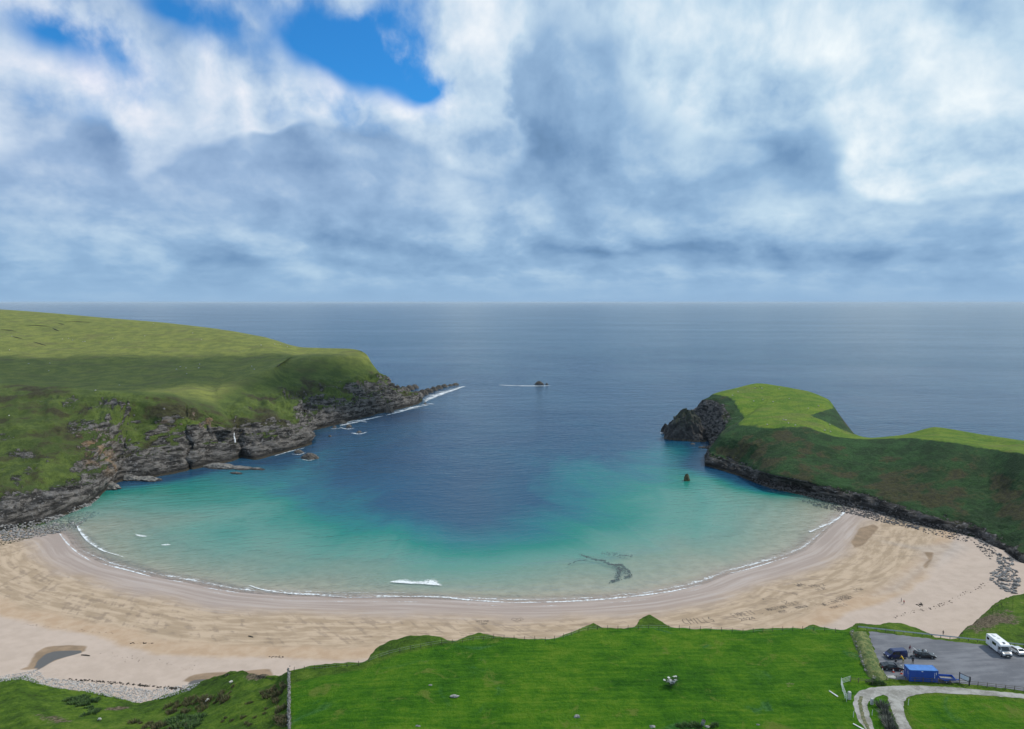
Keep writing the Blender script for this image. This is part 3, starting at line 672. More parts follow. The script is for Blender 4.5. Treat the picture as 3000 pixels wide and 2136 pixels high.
along = [max(3, int(np.linalg.norm(FPa[i+1, 1:5] - FPa[i, 1:5], axis=1).max() / 0.7)) for i in range(len(FPa) - 1)]
G = herm(FPa, along, 0.7)
cross = [10, 44, 44, 14, 12, 10, 4]
G = np.swapaxes(herm(np.swapaxes(G, 0, 1), cross, 0.55), 0, 1)
kidx = np.concatenate([np.linspace(i, i + 1, c, endpoint=False) for i, c in enumerate(cross)] + [[len(cross)]])
Nn = grid_normals(G); p = G.reshape(-1, 3).copy(); n = Nn.reshape(-1, 3); K = np.tile(kidx, G.shape[0])
def world_poly(px, z): return np.array([Pz(u, v, z)[:2] for u, v in px])
CARPARK_PX = [(2545, 1850), (2570, 1853), (2760, 1876), (3010, 1903), (3100, 1913), (3100, 2040), (3000, 2024), (2830, 2004), (2720, 1999), (2640, 1992), (2596, 1988), (2583, 1962), (2566, 1920), (2552, 1880)]
TRACK_PX = [(2600, 2300), (2560, 2180), (2535, 2136), (2514, 2110), (2503, 2083), (2500, 2058), (2505, 2040), (2519, 2025), (2554, 2015), (2598, 2011), (2677, 2009), (2780, 2013), (2888, 2023), (3000, 2034), (3120, 2046), (3120, 2060), (3000, 2047), (2888, 2038), (2780, 2032), (2740, 2030), (2692, 2034), (2661, 2042), (2648, 2056), (2648, 2078), (2656, 2105), (2669, 2136), (2700, 2190), (2760, 2300), (2720, 2300), (2660, 2190), (2634, 2136), (2617, 2094), (2605, 2063), (2600, 2040), (2588, 2036), (2566, 2043), (2547, 2056), (2540, 2072), (2547, 2094), (2561, 2136), (2590, 2180), (2640, 2300)]
cp_w = world_poly(CARPARK_PX, 40.0); tr_w = world_poly(TRACK_PX, 40.0)
flat = np.zeros(len(p))
near_r = p[:, 0] > 60
for w in (cp_w, tr_w):
    dd, _, _ = seg_dist(p[near_r, :2], w, True); ins = inpoly(p[near_r, :2], w)
    flat[near_r] = np.maximum(flat[near_r], sstep(np.where(ins, dd, -dd), -1.6, -0.2))
flat *= (p[:, 2] > 30)
tus = fbm(p, 0.9, 3, 0.6) * 0.10 + fbm(p, 0.22, 3) * 0.16 + fbm(p, 0.06, 3) * 0.30
edge_n = fbm(p * [1, 1, .3], 0.12, 4, 0.55) * sstep(K, 2.9, 3.3) * sstep(K, 6.0, 5.2)
leftm = sstep(p[:, 0], -40, -60)
ero = fbm(p * [1, 1, .3], 0.09, 4, 0.55) * 0.9 * leftm * sstep(K, 3.6, 3.0)
p[:, 2] += (tus * (1.0 + leftm * 0.6) + ero + edge_n * 0.7) * (1 - flat)
p += n * (edge_n * 1.1 * (1 - flat))[:, None] * [1, 1, .2]
p[:, 2] = p[:, 2] * (1 - flat) + 40.0 * flat
MEADOW_PX = [(852, 2200), (850, 2136), (850, 1972), (1066, 1944), (1172, 1907), (1286, 1886), (1402, 1874), (1560, 1875), (1700, 1852), (1902, 1842), (2195, 1853), (2350, 1845), (2500, 1852), (2548, 1990), (2600, 2100), (2640, 2300), (852, 2300)]
mw = world_poly(MEADOW_PX, 37.8)
dd, _, _ = seg_dist(p[:, :2], mw, True); meadow = sstep(np.where(inpoly(p[:, :2], mw), dd, -dd), -1.0, 0.6)
low_r = world_poly([(2660, 2042), (2700, 2036), (2790, 2036), (3120, 2064), (3120, 2300), (2780, 2300), (2680, 2136), (2655, 2078)], 40.0)
dd, _, _ = seg_dist(p[:, :2], low_r, True); meadow = np.maximum(meadow, sstep(np.where(inpoly(p[:, :2], low_r), dd, -dd), -.5, 1.0))
bare = np.zeros(len(p))
for (u, v, z, r, a) in [(150, 2102, 15, 2.6, .62), (185, 2114, 16, 2.8, .6), (120, 2094, 14, 2, .5), (325, 2078, 10, 2.0, .62), (365, 2072, 9, 2.2, .6), (745, 1984, 25, 3.0, .62), (778, 1990, 26, 3, .62), (2300, 2000, 40, 3.0, .22), (2330, 2004, 40, 2.5, .25), (2850, 1850, 34, 5, .4), (2880, 1840, 32, 5, .45), (2920, 1820, 29, 6, .5), (2950, 1800, 25, 7, .45), (2860, 1865, 36, 5, .4), (2935, 1845, 32, 6, .45)]:
    c = np.array(Pz(u, v, z)); bare += a * np.exp(-((p[:, :2] - c[:2]) ** 2).sum(1) / (2 * r * r))
land = mesh_obj('field', p, grid_faces(*G.shape[:2]), M_FIELD, attrs=dict(meadow=meadow, bare=bare))
tag(land, 'bright green grass field and rough pasture on the bluff above the beach', 'field', kind='structure')

# ------------------------------------------------------------------ placing things on the ground
def bvh_of(o):
    me = o.data; v = np.empty(len(me.vertices) * 3, np.float32); me.vertices.foreach_get('co', v)
    return BVHTree.FromPolygons(v.reshape(-1, 3).tolist(), [tuple(q.vertices) for q in me.polygons])
BV = {k: bvh_of(o) for k, o in (('land', land), ('beach', beach), ('left', head_l), ('right', head_r))}
EYE = Vector((0, 0, CAM_Z))
def hit(u, v, *which):
    """where the sight line of a pixel meets the ground"""
    d = Vector(ray(u, v)).normalized(); best = None
    for k in (which or ('land', 'beach', 'left', 'right')):
        r = BV[k].ray_cast(EYE, d)
        if r[0] is not None and (best is None or r[3] < best[1]): best = (r[0], r[3], r[1])
    return best[0] if best else Vector(Pz(u, v, 0.0))
def zat(x, y, *which):
    best = None
    for k in (which or ('land', 'beach', 'left', 'right')):
        r = BV[k].ray_cast(Vector((x, y, 400)), Vector((0, 0, -1)))
        if r[0] is not None and (best is None or r[0].z > best): best = r[0].z
    return 0.0 if best is None else best

# ================================================================== the cloud whose shadow lies on the left headland
def make_cloud(name, cx, cy, rx, ry, h, seed, label):
    """a drifting cloud high over the bay, above the picture; (cx, cy) is where its shade falls"""
    off = h / math.tan(R(SUN_EL))
    c = np.array([cx + off * math.sin(R(SUN_AZ)), cy + off * math.cos(R(SUN_AZ)), h])
    bm = bmesh.new(); rr = random.Random(seed)
    for i in range(16):
        a = rr.uniform(0, 6.283); q = math.sqrt(rr.random())
        sx = rx * rr.uniform(.28, .46)
        mt = Matrix.Translation((c[0] + rx * .72 * q * math.cos(a), c[1] + ry * .72 * q * math.sin(a), c[2] + rr.uniform(0, 40))) @ Matrix.Diagonal((sx, ry * rr.uniform(.3, .5), sx * .35, 1))
        bmesh.ops.create_icosphere(bm, subdivisions=4, radius=1.0, matrix=mt)
    me = bpy.data.meshes.new(name); bm.to_mesh(me); bm.free()
    v = np.empty(len(me.vertices) * 3, np.float32); me.vertices.foreach_get('co', v); v = v.reshape(-1, 3).astype(float)
    v += (v - c) * [1, 1, .3] * (fbm(v, 0.012, 4) * 0.16)[:, None] + np.c_[fbm(v, 0.02, 4), fbm(v + 50, 0.02, 4), fbm(v + 90, 0.02, 4)] * 16
    me.vertices.foreach_set('co', v.astype(np.float32).ravel()); me.polygons.foreach_set('use_smooth', np.ones(len(me.polygons), bool))
    m, nt, b = new_mat('cloud_white'); setin(nt, b, 'Base Color', (0.85, 0.86, 0.88)); setin(nt, b, 'Roughness', 1.0); setin(nt, b, 'Specular IOR Level', 0.0)
    me.materials.append(m); o = bpy.data.objects.new(name, me); COL.objects.link(o)
    return tag(o, label, 'cloud', kind='stuff')
make_cloud('cloud', -450, 770, 380, 135, 1100, 5, 'white cloud drifting high above the left headland')

# ================================================================== the sea air
hz_m = bpy.data.materials.new('sea_air'); hz_m.use_nodes = True; hnt = hz_m.node_tree
hnt.nodes.remove(hnt.nodes['Principled BSDF'])
pv = hnt.nodes.new('ShaderNodeVolumePrincipled'); pv.inputs['Color'].default_value = (0.74, 0.88, 1.0, 1); pv.inputs['Density'].default_value = HAZE
hnt.links.new(pv.outputs[0], hnt.nodes['Material Output'].inputs['Volume'])
v = [(x, y, z) for x in (-95000, 95000) for y in (-300, 135000) for z in (-25, 140)]
haze = mesh_obj('haze', v, [(0, 1, 3, 2), (4, 6, 7, 5), (0, 4, 5, 1), (2, 3, 7, 6), (0, 2, 6, 4), (1, 5, 7, 3)], hz_m, smooth=False)
tag(haze, 'thin pale sea haze that softens the horizon', 'haze', kind='stuff')
# ================================================================== simple materials for things
_mc = {}
def paint(name, col, rough=0.5, metal=0.0, var=0.0, scale=3.0, spec=0.5, coat=0.0):
    if name in _mc: return _mc[name]
    m, nt, b = new_mat(name)
    if var > 0:
        tc = nt.nodes.new('ShaderNodeTexCoord')
        n = noise(nt, S(nt, tc.outputs['Object']), scale, 5, 0.65)
        c = mix(nt, n.step(0.32, 0.68), tuple(x * (1 - var) for x in col), tuple(min(1, x * (1 + var)) for x in col))
        setin(nt, b, 'Base Color', c); setin(nt, b, 'Normal', bump(nt, n, 0.25, 0.03))
    else: setin(nt, b, 'Base Color', col)
    setin(nt, b, 'Roughness', rough); setin(nt, b, 'Metallic', metal); setin(nt, b, 'Specular IOR Level', spec)
    if coat: b.inputs['Coat Weight'].default_value = coat; b.inputs['Coat Roughness'].default_value = 0.05
    _mc[name] = m; return m
GLASS = paint('vehicle_glass', (0.015, 0.018, 0.02), 0.06, spec=0.8)
TYRE = paint('tyre_rubber', (0.02, 0.02, 0.021), 0.85); RIM = paint('wheel_rim', (0.50, 0.51, 0.53), 0.3, 0.9)
BLACKP = paint('black_plastic', (0.025, 0.025, 0.027), 0.6); LAMP = paint('lamp_clear', (0.75, 0.77, 0.78), 0.1); TAIL = paint('lamp_red', (0.35, 0.01, 0.01), 0.2)
PLATE_Y = paint('number_plate', (0.75, 0.72, 0.60), 0.5); CHROME = paint('bright_metal', (0.7, 0.7, 0.7), 0.25, 1.0)
WHITE = paint('white_gelcoat', (0.80, 0.80, 0.80), 0.3, var=0.03, scale=1.0, coat=0.3)
WOOD = paint('weathered_wood', (0.14, 0.115, 0.085), 0.9, var=0.35, scale=6); WOODG = paint('grey_post', (0.075, 0.062, 0.048), 0.9, var=0.3, scale=8)
STEEL = paint('galvanised_steel', (0.46, 0.48, 0.49), 0.45, 0.6, var=0.12, scale=2)
STONEW = paint('lichen_stone', (0.36, 0.35, 0.33), 0.95, var=0.45, scale=3.5); ROCKG = paint('grey_boulder', (0.235, 0.225, 0.215), 0.92, var=0.5, scale=1.3)
ROCKD = paint('dark_wet_rock', (0.050, 0.044, 0.040), 0.8, var=0.6, scale=0.5); ROCKM = paint('dark_boulder', (0.115, 0.107, 0.104), 0.9, var=0.55, scale=1.1)
COBBLE = paint('pale_cobble', (0.36, 0.345, 0.33), 0.95, var=0.45, scale=2.0)
WOOL = paint('sheep_wool', (0.62, 0.60, 0.54), 1.0, var=0.12, scale=6); SHEEPF = paint('sheep_face', (0.05, 0.045, 0.04), 0.9)

class MB:
    def __init__(s): s.v = []; s.f = []; s.m = []
    def add(s, v, f, mi=0):
        o = len(s.v); s.v += [tuple(q) for q in v]; s.f += [tuple(i + o for i in q) for q in f]; s.m += [mi] * len(f); return s
    def box(s, c, d, rz=0.0, mi=0, mat=None):
        v = [Vector((sx * d[0] / 2, sy * d[1] / 2, sz * d[2] / 2)) for sx in (-1, 1) for sy in (-1, 1) for sz in (-1, 1)]
        M_ = mat if mat is not None else Matrix.Rotation(rz, 3, 'Z')
        v = [M_ @ q + Vector(c) for q in v]
        return s.add(v, [(0, 1, 3, 2), (4, 6, 7, 5), (0, 4, 5, 1), (2, 3, 7, 6), (0, 2, 6, 4), (1, 5, 7, 3)], mi)
    def tube(s, pts, r, n=6, mi=0, cap=True):
        pts = [Vector(p_) for p_ in pts]; rs = r if isinstance(r, (list, tuple)) else [r] * len(pts); rings = []
        for i, p_ in enumerate(pts):
            t = (pts[min(i + 1, len(pts) - 1)] - pts[max(i - 1, 0)]).normalized()
            a = t.cross(Vector((0, 0, 1))) if abs(t.z) < 0.95 else t.cross(Vector((1, 0, 0)))
            a.normalize(); b_ = t.cross(a)
            rings.append([p_ + (a * math.cos(6.28318 * k / n) + b_ * math.sin(6.28318 * k / n)) * rs[i] for k in range(n)])
        v = [q for rg in rings for q in rg]
        f = [(i * n + k, i * n + (k + 1) % n, (i + 1) * n + (k + 1) % n, (i + 1) * n + k) for i in range(len(pts) - 1) for k in range(n)]
        if cap: f += [tuple(range(n - 1, -1, -1)), tuple((len(pts) - 1) * n + k for k in range(n))]
        return s.add(v, f, mi)
    def build(s, name, mats, parent=None, smooth=False):
        return mesh_obj(name, s.v, s.f, mats, parent, smooth=smooth, midx=s.m)
def copy_tree(o, parent=None):
    c = o.copy(); COL.objects.link(c); c.parent = parent
    for ch in list(o.children): copy_tree(ch, c)
    return c

# ================================================================== hard standing: car park, slab, track
def sheet(name, poly, z, mat, label, cat):
    bm = bmesh.new(); vs = [bm.verts.new((x, y, z)) for x, y in poly]; f = bm.faces.new(vs); f.normal_update()
    if f.normal.z < 0: f.normal_flip()
    bmesh.ops.triangulate(bm, faces=[f]); me = bpy.data.meshes.new(name); bm.to_mesh(me); bm.free(); me.materials.append(mat)
    o = bpy.data.objects.new(name, me); COL.objects.link(o); return tag(o, label, cat, kind='structure')
def ragged(poly, amp, seed, step=0.7):
    out = []; r = random.Random(seed); n = len(poly)
    for i in range(n):
        a = np.array(poly[i]); b_ = np.array(poly[(i + 1) % n]); L = np.hypot(*(b_ - a)); k = max(1, int(L / step))
        nrm = np.array([-(b_ - a)[1], (b_ - a)[0]]) / max(L, 1e-6)
        for j in range(k): out.append(tuple(a + (b_ - a) * j / k + nrm * r.uniform(-amp, amp)))
    return out
NOISE_DIM = '2D'
m_tar, nt, b = new_mat('worn_tarmac'); P = geo(nt, 'Position'); px, py, pz = sepxyz(nt, P)
n1 = noise(nt, P, 0.09, 5, 0.6); n2 = noise(nt, P, 1.3, 5, 0.7); n3 = noise(nt, vec(nt, px * 0.15 + py * 0.1, py * 0.8 - px * .1, 0), 0.8, 4, 0.6)
c = mix(nt, (n1 * 0.5 + n3 * 0.5).step(0.38, 0.62), (0.105, 0.108, 0.122), (0.165, 0.168, 0.182)); c = mix(nt, n2.step(0.60, 0.75) * 0.5, c, (0.22, 0.22, 0.225))
c = mix(nt, attr(nt, 'none') + (py * -1.0 + 141.0).step(-2.0, 6.0) * n1.step(0.4, 0.6) * 0.35, c, (0.27, 0.265, 0.255))
setin(nt, b, 'Base Color', c); setin(nt, b, 'Roughness', 0.9); setin(nt, b, 'Normal', bump(nt, n2, 0.3, 0.05))
m_trk, nt, b = new_mat('gravel_track'); P = geo(nt, 'Position')
n1 = noise(nt, P, 0.35, 5, 0.65); n2 = noise(nt, P, 2.2, 4, 0.7)
c = mix(nt, n1.step(0.35, 0.65), (0.20, 0.19, 0.165), (0.345, 0.335, 0.305)); c = mix(nt, n2.step(0.62, 0.72) * 0.6, c, (0.52, 0.51, 0.48))
setin(nt, b, 'Base Color', c); setin(nt, b, 'Roughness', 0.95); setin(nt, b, 'Normal', bump(nt, n2 + n1, 0.5, 0.08))
m_slab, nt, b = new_mat('concrete_slab'); P = geo(nt, 'Position')
setin(nt, b, 'Base Color', mix(nt, noise(nt, P, 0.8, 5, .65).step(.35, .65), (0.36, 0.36, 0.34), (0.48, 0.48, 0.455))); setin(nt, b, 'Roughness', 0.9)
m_verge, nt, b = new_mat('trampled_turf'); P = geo(nt, 'Position')
setin(nt, b, 'Base Color', mix(nt, noise(nt, P, 1.2, 5, .65).step(.35, .65), (0.055, 0.075, 0.025), (0.16, 0.15, 0.08))); setin(nt, b, 'Roughness', 0.95)
NOISE_DIM = '3D'
sheet('car_park', ragged(cp_w.tolist(), 0.25, 1), 40.05, m_tar, 'grey tarmac car park above the beach with parked vehicles', 'car park')
sheet('track', ragged(tr_w.tolist(), 0.14, 2), 40.045, m_trk, 'pale gravel track curling past the car park and forking', 'track')
sheet('concrete_pad', world_poly([(2592, 1979), (2618, 1979), (2629, 1988), (2600, 1986)], 40.0).tolist(), 40.06, m_slab, 'pale concrete pad at the car park corner near the cones', 'pad')
mid = [Pz(u, v, 40)[:2] for u, v in [(2524, 2040), (2519, 2056), (2521, 2072), (2528, 2102), (2544, 2136), (2570, 2180)]]
sheet('track_verge', ragged([(x - .38, y) for x, y in mid] + [(x + .38, y) for x, y in mid[::-1]], .10, 3, .4), 40.055, m_verge, 'strip of grass down the middle of the gravel track', 'grass')

# ================================================================== vehicles
def width_at(z, zb, h, w, tumble): 
    k = max(0.0, (z - zb) / (h - zb)); return w * (1 - tumble * k ** 2)
def shell(name, outline, w, belt, h, tumble, mat, parent, lowtuck=0.06):
    """a vehicle body: the side outline carried across the width, narrowing above the belt line and rounded at the flanks"""
    o2 = []
    n = len(outline)
    for i, (x, z) in enumerate(outline):                       # round every corner of the outline
        xp, zp = outline[i - 1]; xn, zn = outline[(i + 1) % n]
        for (qx, qz) in ((xp, zp), (xn, zn)):
            L = math.hypot(qx - x, qz - z); r = min(0.10, L * 0.3) / L
            o2.append((x + (qx - x) * r, z + (qz - z) * r))
    cx = sum(q[0] for q in o2) / len(o2); cz = sum(q[1] for q in o2) / len(o2)
    mb = MB(); rings = []
    for t, sc in ((-1.0, 0.965), (-0.985, 0.99), (-0.94, 1.0), (0.0, 1.0), (0.94, 1.0), (0.985, 0.99), (1.0, 0.965)):
        rings.append([((cx + (x - cx) * sc), t * (width_at(z, belt, h, w, tumble) if z > belt else w * (1 - lowtuck * max(0, (belt * .55 - z)) / belt)), cz + (z - cz) * sc) for x, z in o2])
    m = len(o2); v = [q for rg in rings for q in rg]
    f = [(i * m + k, i * m + (k + 1) % m, (i + 1) * m + (k + 1) % m, (i + 1) * m + k) for i in range(len(rings) - 1) for k in range(m)]
    f += [tuple(range(m)), tuple((len(rings) - 1) * m + k for k in range(m - 1, -1, -1))]
    mb.add(v, f)
    o = mb.build(name, mat, parent, smooth=False)
    bm = bmesh.new(); bm.from_mesh(o.data); bmesh.ops.recalc_face_normals(bm, faces=bm.faces); bmesh.ops.triangulate(bm, faces=[q for q in bm.faces if len(q.verts) > 4]); bm.to_mesh(o.data); bm.free()
    return o
def wheel(parent, x, y, r=0.31, wd=0.20):
    s = 1 if y > 0 else -1; n = 18; mb = MB()
    prof = [(r * .62, -wd / 2), (r * .93, -wd / 2), (r, -wd * .3), (r, wd * .3), (r * .93, wd / 2), (r * .62, wd / 2)]
    v = [(rr * math.cos(6.28318 * k / n), yy, rr * math.sin(6.28318 * k / n)) for rr, yy in prof for k in range(n)]
    f = [(i * n + k, i * n + (k + 1) % n, (i + 1) * n + (k + 1) % n, (i + 1) * n + k) for i in range(len(prof) - 1) for k in range(n)]
    mb.add(v, f); w_ = mb.build('wheel', TYRE, parent, True); w_.location = (x, y, r)
    mr = MB(); q = r * .62
    v = [(q * math.cos(6.28318 * k / n), s * wd * .42, q * math.sin(6.28318 * k / n)) for k in range(n)] + [(0, s * wd * .30, 0)]
    mr.add(v, [(k, (k + 1) % n, n) for k in range(n)])
    for k in range(5):
        a = 6.28318 * k / 5; mr.tube([(0, s * wd * .36, 0), (q * math.cos(a), s * wd * .44, q * math.sin(a))], .03, 4)
    mr.build('rim', RIM, w_)
    ma = MB(); R2 = r * 1.16
    v = [(R2 * math.cos(6.28318 * k / n), 0, R2 * math.sin(6.28318 * k / n)) for k in range(n)]
    ma.add(v, [tuple(range(n))]); a_ = ma.build('wheel_arch', BLACKP, parent); a_.location = (x, y + s * (wd / 2 - 0.012), r + .02)
def across(name, p1, p2, W, mat, parent, inset=0.10, out=0.012, half=None):
    """pane lying on the body between two outline points"""
    (x1, z1), (x2, z2) = p1, p2; L = math.hypot(x2 - x1, z2 - z1); nx, nz = (z2 - z1) / L, -(x2 - x1) / L
    if nz < 0: nx, nz = -nx, -nz
    a = (x1 + (x2 - x1) * .10 + nx * out, z1 + (z2 - z1) * .10 + nz * out); c = (x1 + (x2 - x1) * .92 + nx * out, z1 + (z2 - z1) * .92 + nz * out)
    mb = MB(); wa, wc = W(a[1]) - inset, W(c[1]) - inset
    lo, hi = (half or (-1, 1))
    mb.add([(a[0], lo * wa, a[1]), (a[0], hi * wa, a[1]), (c[0], hi * wc, c[1]), (c[0], lo * wc, c[1])], [(0, 1, 2, 3)])
    v = mb.v; mb.add([(q[0] - nx * .03, q[1], q[2] - nz * .03) for q in v[:4]], [(3, 2, 1, 0)])
    mb.f += [(0, 4, 5, 1), (1, 5, 6, 2), (2, 6, 7, 3), (3, 7, 4, 0)]; mb.m += [0] * 4
    return mb.build(name, mat, parent)
def side_panel(name, pts, s, W, mat, parent, out=0.010, thick=0.025):
    mb = MB(); n = len(pts)
    v = [(x, s * (W(z) + out), z) for x, z in pts] + [(x, s * (W(z) + out - thick), z) for x, z in pts]
    f = [tuple(range(n)), tuple(range(2 * n - 1, n - 1, -1))] + [(i, i + n, (i + 1) % n + n, (i + 1) % n) for i in range(n)]
    mb.add(v, f); return mb.build(name, mat, parent)
def small_box(name, c, d, mat, parent, rz=0): return MB().box(c, d, rz).build(name, mat, parent)

def make_car(name, u, v, dirv, label, col, outline, w, belt, h, windows, screens, wheels, lights, coat=0.6, r=0.31, group=None):
    t = empty(name, (*Pz(u, v, 40.05)[:2], 40.052), math.atan2(dirv[1], dirv[0]))
    tag(t, label, 'van' if 'van' in name else 'car', group)
    body = paint(name + '_paint', col, 0.35, 0.3, coat=coat)
    shell('body', outline, w, belt, h, 0.20, body, t)
    W = lambda z: width_at(z, belt, h, w, 0.20) if z > belt else w
    for nm, p1, p2 in screens: across(nm, p1, p2, W, GLASS, t)
    for s in (-1, 1):
        for pts in windows: side_panel('window', pts, s, W, GLASS, t, 0.004 if len(pts) == 3 else 0.006, 0.02)
    for x in wheels:
        for s in (-1, 1): wheel(t, x, s * (w - 0.09), r)
    xf, xr, zl = lights
    for s in (-1, 1):
        small_box('headlight', (xf - .04, s * (w - .24), zl), (.12, .30, .13), LAMP, t)
        small_box('tail_light', (xr + .03, s * (w - .16), zl + .14), (.10, .20, .20), TAIL, t)
        small_box('mirror', (windows[0][0][0] - .05 if windows else 0, s * (w + .07), belt + .06), (.10, .16, .12), body, t)
    small_box('number_plate', (xr - .035, 0, .55), (.03, .52, .11), PLATE_Y, t); small_box('front_plate', (xf + .015, 0, .42), (.03, .52, .11), PLATE_Y, t)
    small_box('bumper', (xf - .04, 0, .36), (.14, w * 1.84, .16), BLACKP, t); small_box('bumper', (xr + .04, 0, .36), (.14, w * 1.84, .16), BLACKP, t)
    return t, body, W
AX = (1.0, -0.13)
# dark saloon by the cones
SAL = [(-2.25, .30), (2.22, .30), (2.30, .48), (2.20, .68), (1.15, .90), (.35, 1.36), (-.85, 1.40), (-1.65, 1.04), (-2.20, .98), (-2.32, .62)]
make_car('saloon_car', 2612, 1960, AX, 'black saloon car parked behind three traffic cones', (0.012, 0.011, 0.013), SAL, .87, .90, 1.40,
         [[(.95, .93), (.35, 1.30), (-.20, 1.33), (-.20, .95)], [(-.27, .95), (-.27, 1.33), (-.85, 1.34), (-1.35, 1.06), (-1.30, .97)]],
         [('windscreen', (1.15, .90), (.35, 1.36)), ('rear_window', (-1.65, 1.04), (-.85, 1.40))], (1.38, -1.32), (2.27, -2.28, .62))
# dark estate with its tailgate up
EST = [(-2.15, .30), (2.20, .30), (2.28, .48), (2.16, .70), (1.12, .92), (.40, 1.38), (-1.65, 1.42), (-2.10, 1.00), (-2.22, .60)]
est, est_p, estW = make_car('estate_car', 2708, 1925, AX, 'black estate car with raised tailgate and loaded roof rack', (0.014, 0.012, 0.014), EST, .86, .92, 1.42,
         [[(.92, .95), (.40, 1.31), (-.10, 1.34), (-.10, .96)], [(-.17, .96), (-.17, 1.34), (-.95, 1.36), (-1.02, .98)], [(-1.10, .98), (-1.05, 1.36), (-1.55, 1.36), (-1.85, 1.03)]],
         [('windscreen', (1.12, .92), (.40, 1.38))], (1.35, -1.32), (2.25, -2.18, .62))
tg = MB(); tg.add([(-1.66, -.62, 1.46), (-1.66, .62, 1.46), (-2.40, .58, 1.95), (-2.40, -.58, 1.95), (-1.68, -.62, 1.51), (-1.68, .62, 1.51), (-2.42, .58, 2.0), (-2.42, -.58, 2.0)], [(0, 1, 2, 3), (7, 6, 5, 4), (0, 4, 5, 1), (1, 5, 6, 2), (2, 6, 7, 3), (3, 7, 4, 0)])
tgo = tg.build('tailgate', paint('pale_tailgate', (.35, .35, .36), .3), est); tag(tgo, 'raised pale tailgate')
bo = MB().add([(-1.70, -.66, 1.37), (-1.70, .66, 1.37), (-2.12, .66, .98), (-2.12, -.66, .98), (-2.24, .70, .62), (-2.24, -.70, .62)], [(0, 1, 2, 3), (3, 2, 4, 5)]).build('boot_opening', BLACKP, est)  # flat black sheet in place of the shaded boot interior
for y in (-.58, .58):
    MB().tube([(-1.5, y, 1.42), (-1.45, y, 1.50), (.25, y, 1.50), (.3, y, 1.40)], .022, 5).build('roof_rail', CHROME, est)
for x in (-1.0, -.1): MB().box((x, 0, 1.51), (.07, 1.25, .04)).build('roof_bar', CHROME, est)
rb = MB()
for i in range(7):
    a = .5 * i; rb.tube([(-.62 + .05 * i, -.30 + .1 * i, 1.54), (-.52 + .05 * i, -.25 + .1 * i, 1.68 + .05 * math.sin(a)), (-.40 + .05 * i, -.2 + .1 * i, 1.56)], .09, 6)
ld = rb.build('dark_bundle', BLACKP, None, True); ld.matrix_world = est.matrix_basis.copy(); tag(ld, 'dark bundle strapped on the estate car roof', 'bundle')
wl = MB()
for i in range(5): wl.tube([(.12 + .04 * i, -.34 + .12 * i, 1.55), (.20 + .03 * i, -.30 + .12 * i, 1.70), (.34, -.26 + .12 * i, 1.54)], .08, 6)
ld2 = wl.build('white_bundle', paint('white_cloth', (.72, .72, .70), .9), None, True); ld2.matrix_world = est.matrix_basis.copy(); tag(ld2, 'pale bundle at the front of the estate car roof', 'bundle')

# blue van, sliding door open
VAN = [(-2.40, .32), (2.28, .32), (2.42, .52), (2.38, .84), (1.80, 1.10), (1.02, 1.84), (.75, 1.94), (-2.30, 1.95), (-2.42, 1.20), (-2.46, .55)]
van, van_p, vanW = make_car('camper_van', 2623, 1926, (-1.0, -0.10), 'dark blue van with its sliding side door open', (0.012, 0.020, 0.095), VAN, .92, 1.10, 1.95,
         [[(1.52, 1.13), (1.02, 1.68), (.62, 1.70), (.62, 1.13)]], [('windscreen', (1.80, 1.10), (1.02, 1.84)), ('rear_window', (-2.42, 1.20), (-2.30, 1.95))], (1.48, -1.45), (2.36, -2.42, .82), r=.33)
side_panel('door_opening', [(.52, .45), (.52, 1.72), (-.52, 1.74), (-.52, .45)], 1, vanW, BLACKP, van, .006)  # flat black panel stands in for the unlit interior behind the door
sd_ = side_panel('sliding_door', [(-.56, .50), (-.56, 1.78), (-1.62, 1.78), (-1.62, .50)], 1, vanW, van_p, van, .10, .05)
MB().box((-.70, vanW(1.0) + .13, 1.0), (.16, .03, .05)).build('handle', BLACKP, sd_)
side_panel('window', [(-.50, 1.15), (-.50, 1.70), (-2.2, 1.72), (-2.2, 1.15)], -1, vanW, GLASS, van, .006, .02)
MB().box((.35, vanW(.5) - .28, .42), (1.6, .5, .03)).build('door_step', BLACKP, van)

# pale car beside the motorhome
HAT = [(-2.05, .30), (2.08, .30), (2.16, .48), (2.06, .70), (1.05, .92), (.30, 1.40), (-1.10, 1.44), (-1.85, 1.02), (-2.12, .92), (-2.14, .55)]
make_car('hatchback_car', 2976, 1911, (-0.10, 1.0), 'silver white hatchback car parked beside the motorhome', (0.62, 0.64, 0.66), HAT, .87, .93, 1.44,
         [[(.88, .96), (.30, 1.33), (-.22, 1.36), (-.22, .97)], [(-.29, .97), (-.29, 1.36), (-1.05, 1.37), (-1.50, 1.05)]],
         [('windscreen', (1.05, .92), (.30, 1.40)), ('rear_window', (-1.85, 1.02), (-1.10, 1.44))], (1.30, -1.28), (2.12, -2.12, .64))

